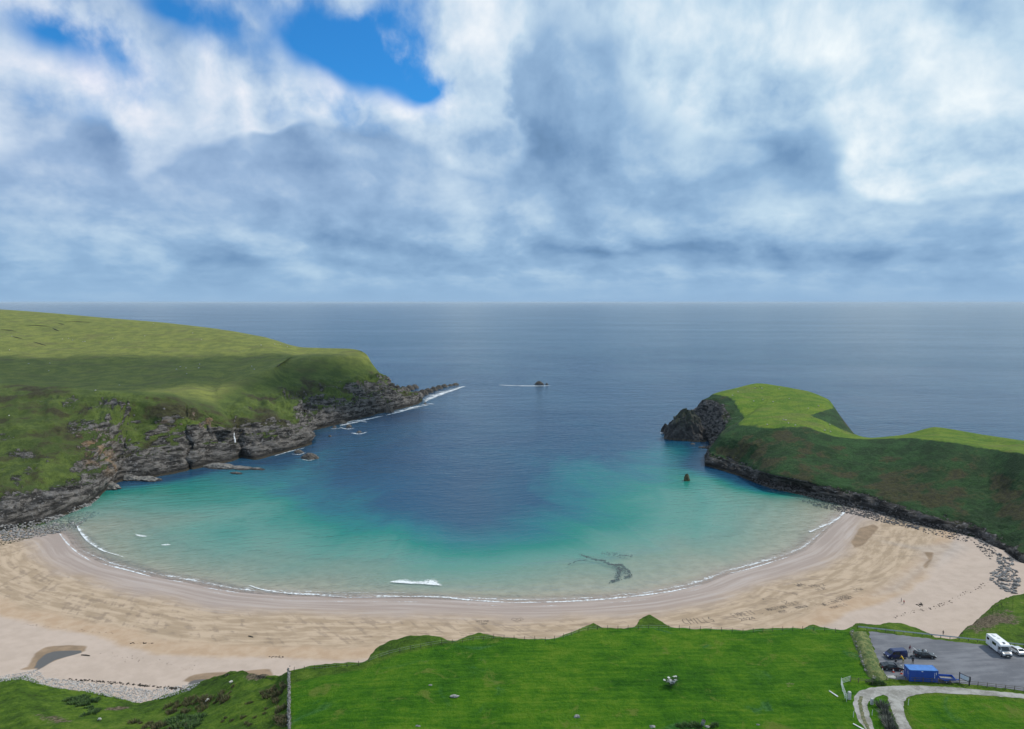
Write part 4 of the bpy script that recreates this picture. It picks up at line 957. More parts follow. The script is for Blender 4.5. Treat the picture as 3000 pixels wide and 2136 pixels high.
# motorhome
mh = empty('motorhome', (*Pz(2927, 1909, 40.05)[:2], 40.052), math.atan2(-1.0, -0.06)); tag(mh, 'large white motorhome with overcab roof parked beside the railing', 'motorhome')
MBODY = [(-3.35, .42), (1.05, .42), (1.12, 1.05), (1.10, 2.02), (2.02, 2.10), (2.28, 2.34), (2.05, 2.66), (1.45, 2.86), (-3.25, 2.88), (-3.40, 2.7)]
shell('body', MBODY, 1.13, 2.6, 2.9, .05, WHITE, mh, 0)
MCAB = [(1.02, .34), (3.12, .34), (3.24, .56), (3.16, .98), (2.55, 1.30), (1.86, 2.06), (1.02, 2.06)]
SILV = paint('silver_cab', (.42, .43, .45), .3, .5, coat=.5)
shell('cab', MCAB, 1.0, 1.2, 2.1, .12, SILV, mh)
cw = lambda z: width_at(z, 1.2, 2.1, 1.0, .12) if z > 1.2 else 1.0
across('windscreen', (2.55, 1.30), (1.86, 2.06), cw, GLASS, mh, .10)
MB().box((3.21, 0, .74), (.06, 1.1, .26)).build('grille', BLACKP, mh); MB().box((3.21, 0, .44), (.10, 1.92, .20)).build('bumper', BLACKP, mh); MB().box((3.265, 0, .46), (.03, .52, .11)).build('number_plate', PLATE_Y, mh)
bt = MB().add([(3.12, -.62, 1.035), (3.12, .62, 1.035), (2.62, .62, 1.29), (2.62, -.62, 1.29)], [(0, 1, 2, 3)]).build('bonnet_panel', paint('dark_bonnet', (.10, .105, .115), .3), mh)
for s in (-1, 1):
    side_panel('cab_window', [(2.30, 1.33), (1.86, 1.86), (1.18, 1.90), (1.18, 1.30)], s, cw, GLASS, mh, .01)
    MB().box((3.14, s * .80, .86), (.16, .30, .20)).build('headlight', LAMP, mh)
    MB().box((2.42, s * 1.22, 1.42), (.16, .22, .36)).build('mirror', WHITE, mh)
    mw_ = lambda z: 1.13
    side_panel('window', [(-3.0, 1.70), (-3.0, 2.25), (-2.1, 2.25), (-2.1, 1.70)], s, mw_, GLASS, mh, .012)
    side_panel('window', [(-.9, 1.55), (-.9, 2.2), (.55, 2.2), (.55, 1.55)], s, mw_, GLASS, mh, .012)
    side_panel('skirt_locker', [(-2.9, .55), (-2.9, 1.0), (-1.9, 1.0), (-1.9, .55)], s, mw_, paint('offwhite_panel', (.66, .66, .66), .4), mh, .012)
    MB().box((-3.38, s * .85, .95), (.06, .18, .5)).build('tail_light', TAIL, mh)
    for x in (2.35, -1.55): wheel(mh, x, s * 1.0, .34, .22)
hd = side_panel('habitation_door', [(-.98, .55), (-.98, 2.3), (-1.65, 2.3), (-1.65, .55)], -1, mw_, paint('offwhite_panel', (.66, .66, .66), .4), mh, .014)
MB().box((1.45, 0, 2.885), (.62, .5, .05)).build('roof_light', GLASS, mh); MB().box((-.8, .2, 2.91), (.5, .5, .09)).build('roof_vent', paint('offwhite_panel', (.66, .66, .66), .4), mh); MB().box((-2.1, -.2, 2.90), (1.2, .55, .05)).build('solar_panel', paint('pale_panel', (.5, .52, .54), .2), mh)

# shipping container
CBLUE = paint('container_blue', (0.010, 0.062, 0.34), 0.5, var=0.10, scale=0.8)
CTOP = paint('container_roof_blue', (0.055, 0.19, 0.50), 0.55, var=0.12, scale=0.8)
ct = empty('shipping_container', (*Pz(2697, 1989, 40.05)[:2], 40.055), math.atan2(-0.06, 1.0)); tag(ct, 'blue corrugated shipping container standing at the car park edge', 'container')
CL, CWD, CH = 6.06, 2.44, 2.59
def corr(n, L, dep=.036):                    # trapezoid corrugation along a wall
    pts = []; pit = L / n
    for i in range(n):
        x = -L / 2 + i * pit
        pts += [(x, 0), (x + pit * .28, 0), (x + pit * .5, dep), (x + pit * .78, dep)]
    return pts + [(L / 2, 0)]
for s in (-1, 1):
    pr = corr(22, CL - .3); mb = MB(); m_ = len(pr)
    mb.add([(x, s * (CWD / 2 - .005 - d_), .14) for x, d_ in pr] + [(x, s * (CWD / 2 - .005 - d_), CH - .10) for x, d_ in pr], [(i, i + 1, m_ + i + 1, m_ + i) for i in range(m_ - 1)])
    mb.build('side_wall', CBLUE, ct)
pr = corr(24, CL - .3, .022); m_ = len(pr)
MB().add([(x, -CWD / 2 + .05, CH - .035 + d_) for x, d_ in pr] + [(x, CWD / 2 - .05, CH - .035 + d_) for x, d_ in pr], [(i, i + 1, m_ + i + 1, m_ + i) for i in range(m_ - 1)]).build('roof', CTOP, ct)
pr = corr(9, CWD - .3); m_ = len(pr)
MB().add([(CL / 2 - .01 - d_, y, .14) for y, d_ in pr] + [(CL / 2 - .01 - d_, y, CH - .1) for y, d_ in pr], [(i, i + 1, m_ + i + 1, m_ + i) for i in range(m_ - 1)]).build('end_wall', CBLUE, ct)
for s in (-1, 1):
    dm = MB().box((-CL / 2 + .04, s * .57, CH / 2), (.06, 1.12, CH - .30)).build('door', CBLUE, ct)
    for k in (-.28, .25): MB().tube([(-CL / 2 - .03, s * .57 + k, .2), (-CL / 2 - .03, s * .57 + k, CH - .2)], .022, 6).build('lock_rod', STEEL, dm)
    MB().box((-CL / 2 - .01, s * .57, 1.55), (.02, .62, .05)).build('lettering', WHITE, dm); MB().box((-CL / 2 - .01, s * .57, 1.80), (.02, .5, .05)).build('lettering', WHITE, dm)
for x in (-1, 1):
    for y in (-1, 1):
        MB().box((x * (CL / 2 - .08), y * (CWD / 2 - .08), CH / 2), (.16, .16, CH - .25)).build('corner_post', CBLUE, ct)
        for z in (.06, CH - .06): MB().box((x * (CL / 2 - .088), y * (CWD / 2 - .08), z), (.18, .165, .12)).build('corner_casting', CBLUE, ct)
for y in (-1, 1):
    for z in (.08, CH - .07): MB().box((0, y * (CWD / 2 - .05), z), (CL - .36, .096, .12)).build('rail', CBLUE if z < 1 else CTOP, ct)
for x in (-1, 1): MB().box((x * (CL / 2 - .05), 0, CH - .07), (.096, CWD - .36, .12)).build('rail', CTOP, ct)
MB().box((0, 0, .17), (CL - .2, CWD - .2, .05)).build('floor', BLACKP, ct)
MB().box((-.35, -CWD / 2 - .02, CH - .28), (.30, .04, .14)).build('sign_plate', WHITE, ct)
lt = MB()
for k in range(12): lt.box((2.28 + (k % 3) * .0, -CWD / 2 - .006, 2.0 - k * .115), (.10 if k % 4 else .16, .012, .075))
for k in range(4): lt.box((2.62, -CWD / 2 - .006, 2.1 - k * .14), (.13, .012, .10))
lt.build('lettering', WHITE, ct)

# blue trailer
TB = paint('trailer_blue', (0.012, 0.085, 0.42), 0.45, var=.08, scale=1.5)
tr = empty('flatbed_trailer', (*Pz(2775, 1996, 40.05)[:2], 40.055), math.atan2(-0.14, 1.0)); tag(tr, 'open blue trailer with low sides beside the container', 'trailer')
MB().box((-.25, 0, .62), (3.0, 1.70, .07)).build('bed', paint('trailer_floor', (.24, .23, .20), .9, var=.3, scale=3), tr)
for s in (-1, 1):
    MB().box((-.25, s * .87, .86), (3.06, .05, .46)).build('side_panel', TB, tr)
    MB().box((-.6, s * .98, .60), (.95, .20, .04)).build('mudguard', TB, tr)
    wheel(tr, -.6, s * .98, .30, .18)
MB().box((-1.77, 0, .86), (.05, 1.69, .46)).build('tailboard', TB, tr); MB().box((1.27, 0, .86), (.05, 1.69, .46)).build('headboard', TB, tr)
dbr = MB(); dbr.tube([(1.2, .7, .52), (2.05, .05, .50)], .05, 6); dbr.tube([(1.2, -.7, .52), (2.05, -.05, .50)], .05, 6); dbr.box((2.15, 0, .52), (.40, .22, .16)); dbr.build('drawbar', TB, tr)
MB().tube([(1.95, .16, .72), (1.95, .16, .02)], .035, 6).build('jockey_stand', STEEL, tr)

# cones
def cone(u, v, label):
    t = empty('traffic_cone', (*Pz(u, v, 40.05)[:2], 40.052), random.uniform(0, 1)); tag(t, label, 'traffic cone', 'traffic cones beside the black saloon')
    OR = paint('cone_orange', (.62, .055, .018), .5); WH = paint('cone_white', (.80, .80, .80), .4)
    MB().box((0, 0, .025), (.44, .44, .05)).build('base', OR, t)
    MB().tube([(0, 0, .05), (0, 0, .30)], [.17, .125], 14, cap=False).build('lower_band', OR, t, True)
    MB().tube([(0, 0, .30), (0, 0, .66)], [.125, .062], 14, cap=False).build('white_sleeve', WH, t, True)
    MB().tube([(0, 0, .66), (0, 0, .78)], [.062, .035], 14).build('tip', OR, t, True)
cone(2585, 1966, 'orange cone with white sleeve at the rear of the black saloon'); cone(2617, 1969, 'orange cone with white sleeve beside the middle of the black saloon'); cone(2641, 1974, 'orange cone with white sleeve nearest the blue container')

# notice board
nb = empty('notice_board', (*Pz(2825, 2002, 40.05)[:2], 40.0), math.atan2(-1.0, .55)); tag(nb, 'white notice board in a dark frame on two posts', 'notice board')
DK = paint('dark_post', (.02, .024, .035), .6)
for s in (-1, 1): MB().box((s * 1.05, 0, 1.05), (.13, .13, 2.1)).build('post', DK, nb)
MB().box((0, 0, 1.35), (1.72, .05, .95)).build('panel', paint('notice_sheet', (.62, .66, .70), .5), nb)
fr_ = MB().box((0, 0, 1.89), (1.96, .09, .11)).box((0, 0, .82), (1.96, .09, .11)); fr_.build('frame', DK, nb)
MB().box((1.14, 0, 1.45), (.10, .34, 1.1)).build('side_board', DK, nb)

# ================================================================== fences
def post_mesh(h, w, mat, n=5):
    mb = MB(); mb.tube([(0, 0, -.3), (0, 0, h * .5), (random.uniform(-.05, .05), random.uniform(-.04, .04), h)], [w, w * .95, w * .8], n); o = mb.build('post', mat); me = o.data; bpy.data.objects.remove(o); return me
POSTS = [post_mesh(1.15, .065, WOODG) for _ in range(4)]
def fence(name, pts, label, meshes, rails=(), rail_mat=None, rail_r=.012, group=None, cat='fence', lean=.05, rail_name='wire'):
    """pts: world points of the posts; rails: heights"""
    root = empty(name, pts[0]); tag(root, label, cat, group); bx0 = Vector(pts[0])
    for q in pts:
        o = bpy.data.objects.new('post', random.choice(meshes)); COL.objects.link(o); o.parent = root
        o.location = Vector(q) - bx0; o.rotation_euler = (random.gauss(0, lean), random.gauss(0, lean), random.uniform(0, 6)); o.scale = (1, 1, random.uniform(.9, 1.12))
    for h in rails:
        mb = MB()
        mb.tube([Vector(q) - bx0 + Vector((0, 0, h)) for q in pts], rail_r, 4); mb.build(rail_name, rail_mat or STEEL, root)
    return root
def along_px(px, step, *which, dz=0.0):
    ws = [hit(u, v, *which) for u, v in px]; out = []
    acc = 0.0; out.append(ws[0])
    for a, b_ in zip(ws[:-1], ws[1:]):
        L = (b_.xy - a.xy).length; t = step - acc
        while t <= L:
            q = a.lerp(b_, t / L); out.append(Vector((q.x, q.y, zat(q.x, q.y, *which) + dz))); t += step
        acc = L - (t - step)
    return [tuple(q) for q in out]
FE = [(862, 1968), (950, 1962), (1066, 1947), (1135, 1920), (1172, 1911), (1235, 1898), (1286, 1889), (1338, 1884), (1402, 1877), (1450, 1872), (1560, 1877), (1610, 1880), (1650, 1870), (1700, 1852), (1738, 1845), (1850, 1844), (1968, 1844), (2080, 1849), (2195, 1855), (2240, 1851), (2350, 1847), (2425, 1849), (2480, 1854)]
fence('field_fence', along_px(FE, 2.6, 'land'), 'post and wire fence along the cliff edge of the green field', POSTS, (.5, 1.0))
POSTS2 = [post_mesh(1.1, .09, paint('pale_post', (.30, .29, .26), .9)) for _ in range(2)]
fence('hill_fence', along_px([(800, 1076), (850, 1062), (935, 1054), (1015, 1051)], 9.0, 'left'), 'pale fence following the brow of the far left cliffs', POSTS2, ())
fence('cliff_top_fence', along_px([(470, 1131), (520, 1126), (560, 1121), (640, 1107), (700, 1096), (760, 1086)], 8.0, 'left'), 'pale fence crossing the moor behind the grassy spur', POSTS2, ())
# steel barrier along the seaward side of the car park
bp = [Vector(Pz(u, wallv(u) - 1, 40.0)) for u in range(2513, 3080, 27)]
br = empty('crash_barrier', bp[0]); tag(br, 'low steel barrier along the seaward edge of the car park', 'barrier')
bpm = MB().box((0, 0, .35), (.10, .10, .75)).build('post', WOODG); bme = bpm.data; bpy.data.objects.remove(bpm)
for q in bp:
    o = bpy.data.objects.new('post', bme); COL.objects.link(o); o.parent = br; o.location = q - bp[0]
mb = MB(); prof = [(-.05, .48), (.03, .55), (-.03, .63), (.03, .71), (-.05, .78)]
for i, q in enumerate(bp): pass
vv = [(q.x - bp[0].x, q.y - bp[0].y - .08 + d_, z_) for q in bp for d_, z_ in prof]; k_ = len(prof)
mb.add(vv, [(i * k_ + j, i * k_ + j + 1, (i + 1) * k_ + j + 1, (i + 1) * k_ + j) for i in range(len(bp) - 1) for j in range(k_ - 1)])
rl = mb.build('rail', STEEL, br); md = rl.modifiers.new('thick', 'SOLIDIFY'); md.thickness = .02
# wooden rail fence between car park and track
PW = [post_mesh(1.05, .075, WOOD) for _ in range(3)]
rp = [Vector(Pz(u, v, 40.0)) for u, v in [(2598, 1992), (2625, 1993.5), (2652, 1995.5), (2680, 1998), (2704, 1999), (2730, 2001), (2757, 2003), (2784, 2004.5), (2811, 2006), (2838, 2008), (2865, 2011), (2892, 2014), (2918, 2017), (2945, 2020), (2972, 2023), (3000, 2026.5), (3030, 2030)]]
fence('rail_fence', [tuple(q) for q in rp], 'weathered wooden rail fence between the car park and the gravel track', PW, (.55, .95), WOOD, .045, rail_name='rail', lean=.02)
# gate line at the track
MW = paint('white_metal', (.66, .67, .66), .5)
def metal_gate(pts, label, h, mat):
    pts = [Vector(Pz(u, v, 40.0)) for u, v in pts]; root = empty('field_gate', pts[0]); tag(root, label, 'gate')
    for i, q in enumerate(pts): MB().tube([q - pts[0], q - pts[0] + Vector((0, 0, h))], .045, 6).build('post', mat, root)
    for k in range(4):
        z = h * (.25 + .23 * k); MB().tube([q - pts[0] + Vector((0, 0, z)) for q in pts], .028, 5).build('bar', mat, root)
metal_gate([(2464, 2008), (2468, 2026), (2475, 2046), (2480, 2056)], 'pale metal gate standing along the field beside the track', 1.7, MW)
metal_gate([(2464, 2006), (2490, 1997)], 'short pale rail gate at the corner of the field', 1.3, MW)
fence('wooden_rail', [Pz(u, v, 40.0) for u, v in [(2492, 1998), (2515, 2000), (2537, 2003), (2556, 2005)]], 'brown wooden rail running from the gate to the overgrown wall', PW, (.6, .95), WOOD, .04, rail_name='rail', lean=.02)
def pillar(u, v, w, h, label, dark):
    q = Pz(u, v, 40.0); t = empty('gate_pillar', (q[0], q[1], 39.95), random.uniform(-.2, .2)); tag(t, label, 'pillar')
    bm = bmesh.new(); bmesh.ops.create_cube(bm, size=1, matrix=Matrix.Translation((0, 0, h / 2)) @ Matrix.Diagonal((w, w * .8, h, 1))); bmesh.ops.bevel(bm, geom=bm.edges[:], offset=.08, segments=3, affect='EDGES')
    me = bpy.data.meshes.new('shaft'); bm.to_mesh(me); bm.free(); me.materials.append(paint('limewashed_stone', (.52, .51, .48), .9, var=.25, scale=3)); o = bpy.data.objects.new('shaft', me); COL.objects.link(o); o.parent = t
    if dark: MB().box((w * .42, .30, h * .48), (.14, .12, h * .98)).build('hanging_post', WOODG, t)
pillar(2488, 2049, .62, 1.75, 'rounded pale stone gate pillar beside the metal gate', True); pillar(2554, 2064, .55, 1.35, 'pale stone gate pillar on the grass island of the track', False)
for u, v, h, lb in [(2500, 2101, 1.25, 'thin white marker post left of the gravel track'), (2555, 2096, 1.15, 'thin white marker post on the grass island'), (2661, 2066, 1.35, 'white marker post at the fork by the right field')]:
    q = Pz(u, v, 40.0); tag(MB().tube([(0, 0, -.1), (0, 0, h * .5), (.06, 0, h)], [.05, .05, .045], 6).build('marker_post', MW), lb, 'post').location = (q[0], q[1], 40.0)
for u, v, rz, lb in [(2442, 2034, 1.9, 'pale plank lying on the field near the gate'), (2516, 2131, 2.1, 'pale plank lying on the verge of the track')]:
    q = hit(u, v, 'land'); tag(MB().box((0, 0, .12), (2.4, .22, .10), rz).box((.1, .1, .06), (2.0, .16, .10), rz + .05).build('plank', MW), lb, 'plank').location = (q.x, q.y, q.z)
# ================================================================== rocks
def rock_mesh(seed, sub=2, flat=.7, jag=.35, name='rock'):
    bm = bmesh.new(); bmesh.ops.create_icosphere(bm, subdivisions=sub, radius=1.0)
    v = np.array([q.co[:] for q in bm.verts]); k = np.array([seed * 3.7, seed * 1.3, seed * 7.1])
    d = 1 + fbm(v * 1.0 + k, 1.1, 3, .55) * jag * 1.6
    v = v * d[:, None]; r = np.random.default_rng(seed)
    for _ in range(5):                                        # broken faces
        nrm = r.normal(size=3); nrm /= np.linalg.norm(nrm); lim = r.uniform(.45, .75); q = v @ nrm
        v -= np.where(q > lim, (q - lim) * .85, 0)[:, None] * nrm
    v *= [1, r.uniform(.65, .95), flat]
    for q, c in zip(bm.verts, v): q.co = c
    me = bpy.data.meshes.new(name); bm.to_mesh(me); bm.free(); return me
def stamp(name, me_list, places, mat, label, cat, kind='stuff', parent=None):
    """many small stones joined into one mesh"""
    V, F = [], []; base = 0
    data = []
    for me in me_list:
        a = np.empty(len(me.vertices) * 3, np.float32); me.vertices.foreach_get('co', a); data.append((a.reshape(-1, 3), np.array([tuple(q.vertices) for q in me.polygons])))
    for (x, y, z, s, rz, tl) in places:
        v, f = data[random.randrange(len(data))]
        c, sn = math.cos(rz), math.sin(rz); ct_, st_ = math.cos(tl), math.sin(tl)
        w = np.c_[v[:, 0] * ct_ + v[:, 2] * st_, v[:, 1], -v[:, 0] * st_ + v[:, 2] * ct_] * s
        w = np.c_[w[:, 0] * c - w[:, 1] * sn + x, w[:, 0] * sn + w[:, 1] * c + y, w[:, 2] + z]
        V.append(w); F.append(f + base); base += len(v)
    o = mesh_obj(name, np.vstack(V), np.vstack(F), mat, parent, smooth=False)
    if parent is None: tag(o, label, cat, kind=kind)
    else: o['kind'] = kind
    return o
def world_mat(name, c1, c2, scale, wet=None):
    m, nt, b = new_mat(name); P = geo(nt, 'Position'); px, py, pz = sepxyz(nt, P)
    n = noise(nt, P, scale, 5, .65); c = mix(nt, n.step(.36, .64), c1, c2)
    rnd = nt.nodes.new('ShaderNodeObjectInfo')
    n0 = noise(nt, P, .9, 2, .5); c = mix(nt, n0.step(.4, .6) * .5, c, tuple(min(1, q * 1.5) for q in c2))
    if wet: c = mix(nt, (pz + (n - .5) * 1.5).step(wet, wet * .3), c, (.018, .016, .014))
    setin(nt, b, 'Base Color', c); setin(nt, b, 'Roughness', .9); setin(nt, b, 'Normal', bump(nt, n, .6, .25)); return m
WM_SHORE = world_mat('shore_boulder', (.085, .08, .077), (.235, .225, .215), .55)
WM_DARK = world_mat('dark_shore_boulder', (.040, .037, .037), (.125, .115, .11), .55)
WM_COB = world_mat('storm_cobble', (.175, .17, .165), (.43, .415, .40), 1.6)
WM_SEA = world_mat('sea_rock', (.020, .018, .017), (.085, .072, .058), .35)
WM_WEED = world_mat('weedy_rock', (.022, .022, .012), (.075, .070, .030), .8)
B_HI = [rock_mesh(i, 2, .62, .34) for i in range(8)]; B_LO = [rock_mesh(20 + i, 1, .55, .3) for i in range(6)]
for me in B_HI: me.materials.append(WM_SHORE)
B_DK = []
for me in B_HI:
    c = me.copy(); c.materials.clear(); c.materials.append(WM_DARK); B_DK.append(c)
B_CB = []
for me in B_HI[:6]:
    c = me.copy(); c.materials.clear(); c.materials.append(WM_COB); B_CB.append(c)
def sample_poly(poly, n, seed):
    r = random.Random(seed); P_ = np.array(poly, float); lo, hi = P_.min(0), P_.max(0); out = []
    while len(out) < n:
        q = (r.uniform(lo[0], hi[0]), r.uniform(lo[1], hi[1]))
        if inpoly(np.array([q]), P_)[0]: out.append(q)
    return out
def boulders(poly_px, n_obj, n_stuff, size, meshes, lo_mat, label, group, slabel, seed, which, sname):
    pts = sample_poly(poly_px, n_obj + n_stuff, seed); r = random.Random(seed + 1); pl = []
    for i, (u, v) in enumerate(pts):
        q = hit(u, v, *which)
        s = size * r.uniform(.45, 1.0) * (1.0 if i < n_obj else .72)
        if q.z < -1.2: continue
        if i < n_obj:
            o = bpy.data.objects.new('boulder', r.choice(meshes)); COL.objects.link(o)
            o.location = (q.x, q.y, q.z + s * .22); o.scale = (s * r.uniform(.8, 1.4), s, s * r.uniform(.75, 1.2)); o.rotation_euler = (r.uniform(-.3, .3), r.uniform(-.3, .3), r.uniform(0, 6.28))
            tag(o, label, 'boulder', group)
        else: pl.append((q.x, q.y, q.z + s * .15, s, r.uniform(0, 6.28), r.uniform(-.3, .3)))
    stamp(sname, B_LO, pl, lo_mat, slabel, 'stones')
boulders([(60, 1535), (180, 1508), (262, 1468), (330, 1432), (400, 1402), (470, 1400), (482, 1408), (400, 1446), (330, 1478), (262, 1524), (222, 1550), (120, 1572), (0, 1588), (0, 1540)], 130, 1100, 1.35, B_HI, WM_SHORE,
         'grey boulder among the loose rocks below the left cliffs', 'boulders below the left cliffs', 'loose grey stones heaped along the foot of the left cliffs', 3, ('beach', 'left'), 'shore_stones')
boulders([(0, 1545), (120, 1540), (230, 1520), (240, 1540), (160, 1562), (60, 1585), (0, 1600)], 0, 380, .9, B_HI, WM_WEED, '', '', 'weed covered stones spread over the sand at the left end of the beach', 31, ('beach',), 'weedy_stones')
boulders([(2200, 1398), (2280, 1408), (2360, 1436), (2470, 1466), (2600, 1505), (2700, 1535), (2690, 1552), (2600, 1535), (2520, 1512), (2470, 1502), (2420, 1492), (2345, 1465), (2268, 1440), (2205, 1410)], 70, 1500, 1.1, B_DK, WM_DARK,
         'dark boulder on the stony shore below the right slope', 'boulders below the right slope', 'dark loose stones banked along the shore below the right slope', 5, ('beach', 'right'), 'dark_shore_stones')
boulders([(2700, 1530), (2800, 1548), (2880, 1572), (2918, 1612), (2900, 1640), (2850, 1590), (2780, 1580), (2705, 1560)], 20, 300, .95, B_DK, WM_DARK,
         'dark boulder scattered on the sand at the back of the right beach', 'boulders at the back of the right beach', 'small dark stones scattered at the back of the right beach', 6, ('beach', 'right'), 'scattered_stones')
boulders([(2915, 1620), (2965, 1635), (2990, 1700), (2975, 1740), (2950, 1735), (2900, 1700), (2905, 1680), (2930, 1660)], 50, 240, 1.25, B_HI, WM_SHORE,
         'slabby grey boulder in the rock pile at the right end of the beach', 'boulders in the right rock pile', 'broken grey stones filling the rock pile at the right end', 7, ('beach', 'right', 'land'), 'rock_pile_stones')
boulders([(0, 1980), (60, 1972), (105, 1962), (118, 1966), (130, 1985), (200, 1992), (300, 2004), (380, 2012), (440, 2022), (520, 2010), (590, 2000), (560, 2022), (490, 2044), (400, 2060), (370, 2052), (255, 2028), (150, 2014), (60, 1990), (0, 1998)], 60, 2600, .42, B_CB, WM_COB,
         'pale grey cobble on the storm beach below the grass bank', 'cobbles on the storm beach', 'pale grey cobbles heaped along the top of the beach', 8, ('beach', 'land'), 'storm_beach_cobbles')

WM_LEDGE = world_mat('ledge_rock', (.045, .042, .038), (.19, .175, .155), .5, 1.1)
# bigger rocks standing in the sea
def crag(name, u, v, w, h, dpt, label, seed, rz=0., sub=4, jag=.5, peak=(0, 0), cat='rock', mat=None):
    """a rock rising out of the water: w wide, h high, dpt deep (metres)"""
    bm = bmesh.new(); bmesh.ops.create_icosphere(bm, subdivisions=sub, radius=1.0)
    c = np.array([q.co[:] for q in bm.verts]); k = np.array([seed * 3.1, seed * 5.3, seed * 1.7])
    c = c * (1 + fbm(c + k, 1.2, 5, .6, True) * jag * .55 + fbm(c + k, 3.5, 4, .6, True) * jag * .22)[:, None]
    up = np.clip(c[:, 2], 0, None); c[:, 0] += peak[0] * up; c[:, 1] += peak[1] * up
    c[:, 0] *= 1 - .22 * up; c[:, 1] *= 1 - .22 * up
    c *= [w / 2, dpt / 2, h]
    for q, d_ in zip(bm.verts, c): q.co = d_
    me = bpy.data.meshes.new(name); bm.to_mesh(me); bm.free(); me.materials.append(mat or WM_SEA)
    o = bpy.data.objects.new(name, me); COL.objects.link(o); q = Pz(u, v, 0.0); o.location = (q[0], q[1] + dpt * .3, -.15 * h); o.rotation_euler = (0, 0, rz)
    return tag(o, label, cat)
WM_STACK = world_mat('stack_rock', (.016, .015, .015), (.060, .056, .050), .3)
m_stk, nt, b = new_mat('sea_stack_rock'); P = geo(nt, 'Position'); px, py, pz = sepxyz(nt, P); n = noise(nt, P, .25, 5, .65); n2 = noise(nt, P, .9, 4, .7)
c = mix(nt, n.step(.38, .62), (.016, .015, .015), (.062, .058, .054)); c = mix(nt, ((pz + (n - .5) * 22).step(10, 22)) * n2.step(.42, .6), c, (.038, .050, .020)); c = mix(nt, pz.step(2.2, 1.0) * .6, c, (.07, .055, .035))
setin(nt, b, 'Base Color', c); setin(nt, b, 'Roughness', .9); setin(nt, b, 'Normal', bump(nt, n + n2 * .5, .8, 1.5))
crag('sea_stack', 2014, 1288, 31, 22, 22, 'tall pointed dark sea stack off the tip of the right headland', 4, 0, 5, .72, (-.05, 0), 'sea stack', m_stk)
crag('stack_shoulder', 1975, 1272, 17, 11, 12, 'low dark rock shoulder on the seaward side of the stack', 9, .2, 4, .5, (.1, 0), 'rock', m_stk)
crag('stack_shoulder', 1950, 1265, 7, 6.5, 6, 'small dark fang of rock at the outer foot of the stack', 12, 0, 4, .6, (0, 0), 'rock', m_stk)
crag('stack_shoulder', 2047, 1294, 14, 6, 9, 'low dark ledge between the stack and the headland', 14, 0, 4, .5, (0, 0), 'rock', m_stk)
crag('sea_rock', 2013, 1409, 3.4, 4.6, 3.0, 'lone brown pointed rock standing in the turquoise bay', 15, 0, 3, .8, (-.1, 0), 'rock', WM_WEED)
for i, (u, v, w, h, lb) in enumerate([(2052, 1312, 3, 1.2, 'small low rock in the row left of the headland corner'), (2062, 1313, 4, 1.4, 'middle low rock in the row off the headland corner'), (2080, 1314, 6, 2.4, 'largest low rock in the row at the headland corner')]):
    crag('sea_rock', u, v, w, h, w * .7, lb, 20 + i, 0, 3, .5)
REEF = [(1216, 1163, 20, 6.5), (1236, 1157, 15, 6), (1252, 1151, 13, 5.5), (1268, 1145, 12, 5), (1284, 1140, 11, 5), (1300, 1135, 10, 4.2), (1318, 1131, 8, 2.5), (1333, 1129, 11, 3)]
for i, (u, v, w, h) in enumerate(REEF):
    crag('reef_rock', u, v, w, h, w * .6, ['low', 'jagged', 'dark', 'broken'][i % 4] + ' reef rock, ' + ['nearest the headland tip', 'second from the headland tip', 'third from the headland tip', 'fourth from the headland tip', 'fifth from the headland tip', 'third from the outer end', 'second from the outer end', 'at the outer end of the reef'][i], 40 + i, .1 * i, 4, .6, (.15, 0)).__setitem__('group', 'rocks of the long reef')
for i, (u, v, w, h, lb) in enumerate([(1182, 1149, 16, 7, 'dark rock behind the reef nearest the headland'), (1198, 1143, 14, 6, 'dark rock in the middle of the spur behind the reef'), (1214, 1138, 12, 5, 'dark rock at the outer end of the spur behind the reef'),
        (1150, 1178, 26, 11, 'large dark rock shoulder at the foot of the left headland tip'), (1188, 1174, 24, 9, 'sloping black rock at the very tip of the left headland'), (1166, 1194, 17, 7, 'dark rounded rock at the water below the headland tip'), (1137, 1208, 14, 8, 'blocky dark rock standing in surf below the left headland'),
        (1108, 1203, 20, 7, 'dark rock bench beside the blocky rock'), (1075, 1214, 18, 6, 'dark rock bench along the surf line'), (1040, 1226, 14, 4, 'low dark rock in the white surf'), (1070, 1218, 8, 3, 'small dark rock just off the rock bench'), (1116, 1207, 7, 2.5, 'small round rock in foam near the blocky rock'),
        (999, 1241, 10, 3, 'low rock at the near end of the surf'), (1245, 1183, 4, 1.4, 'tiny rock awash beside the headland tip'), (1021, 1252, 6, 2.6, 'round rock ringed with foam off the cliff'), (979, 1253, 5, 1.6, 'small rock with a foam patch close to the cliff'), (1051, 1267, 6, 1.3, 'rock awash in a white ring of foam'), (966, 1279, 4, 1.1, 'little dark rock just off the nose of the cliff'),
        (873, 1327, 9, 2.0, 'dark flat rock off the waterfall cliff'), (905, 1344, 14, 3.6, 'largest brown rock in the bay off the left cliffs'), (1580, 1127, 13, 4.5, 'islet of dark rock with white surf in the open sea'), (1602, 1127, 4, 2, 'small rock at the side of the surf islet'),
        (2030, 1302, 4, 1, 'tiny rock in front of the stack')]):
    crag('sea_rock', u, v, w, h, w * .7, lb, 60 + i, .3 * i, 4 if w > 8 else 3, .55)
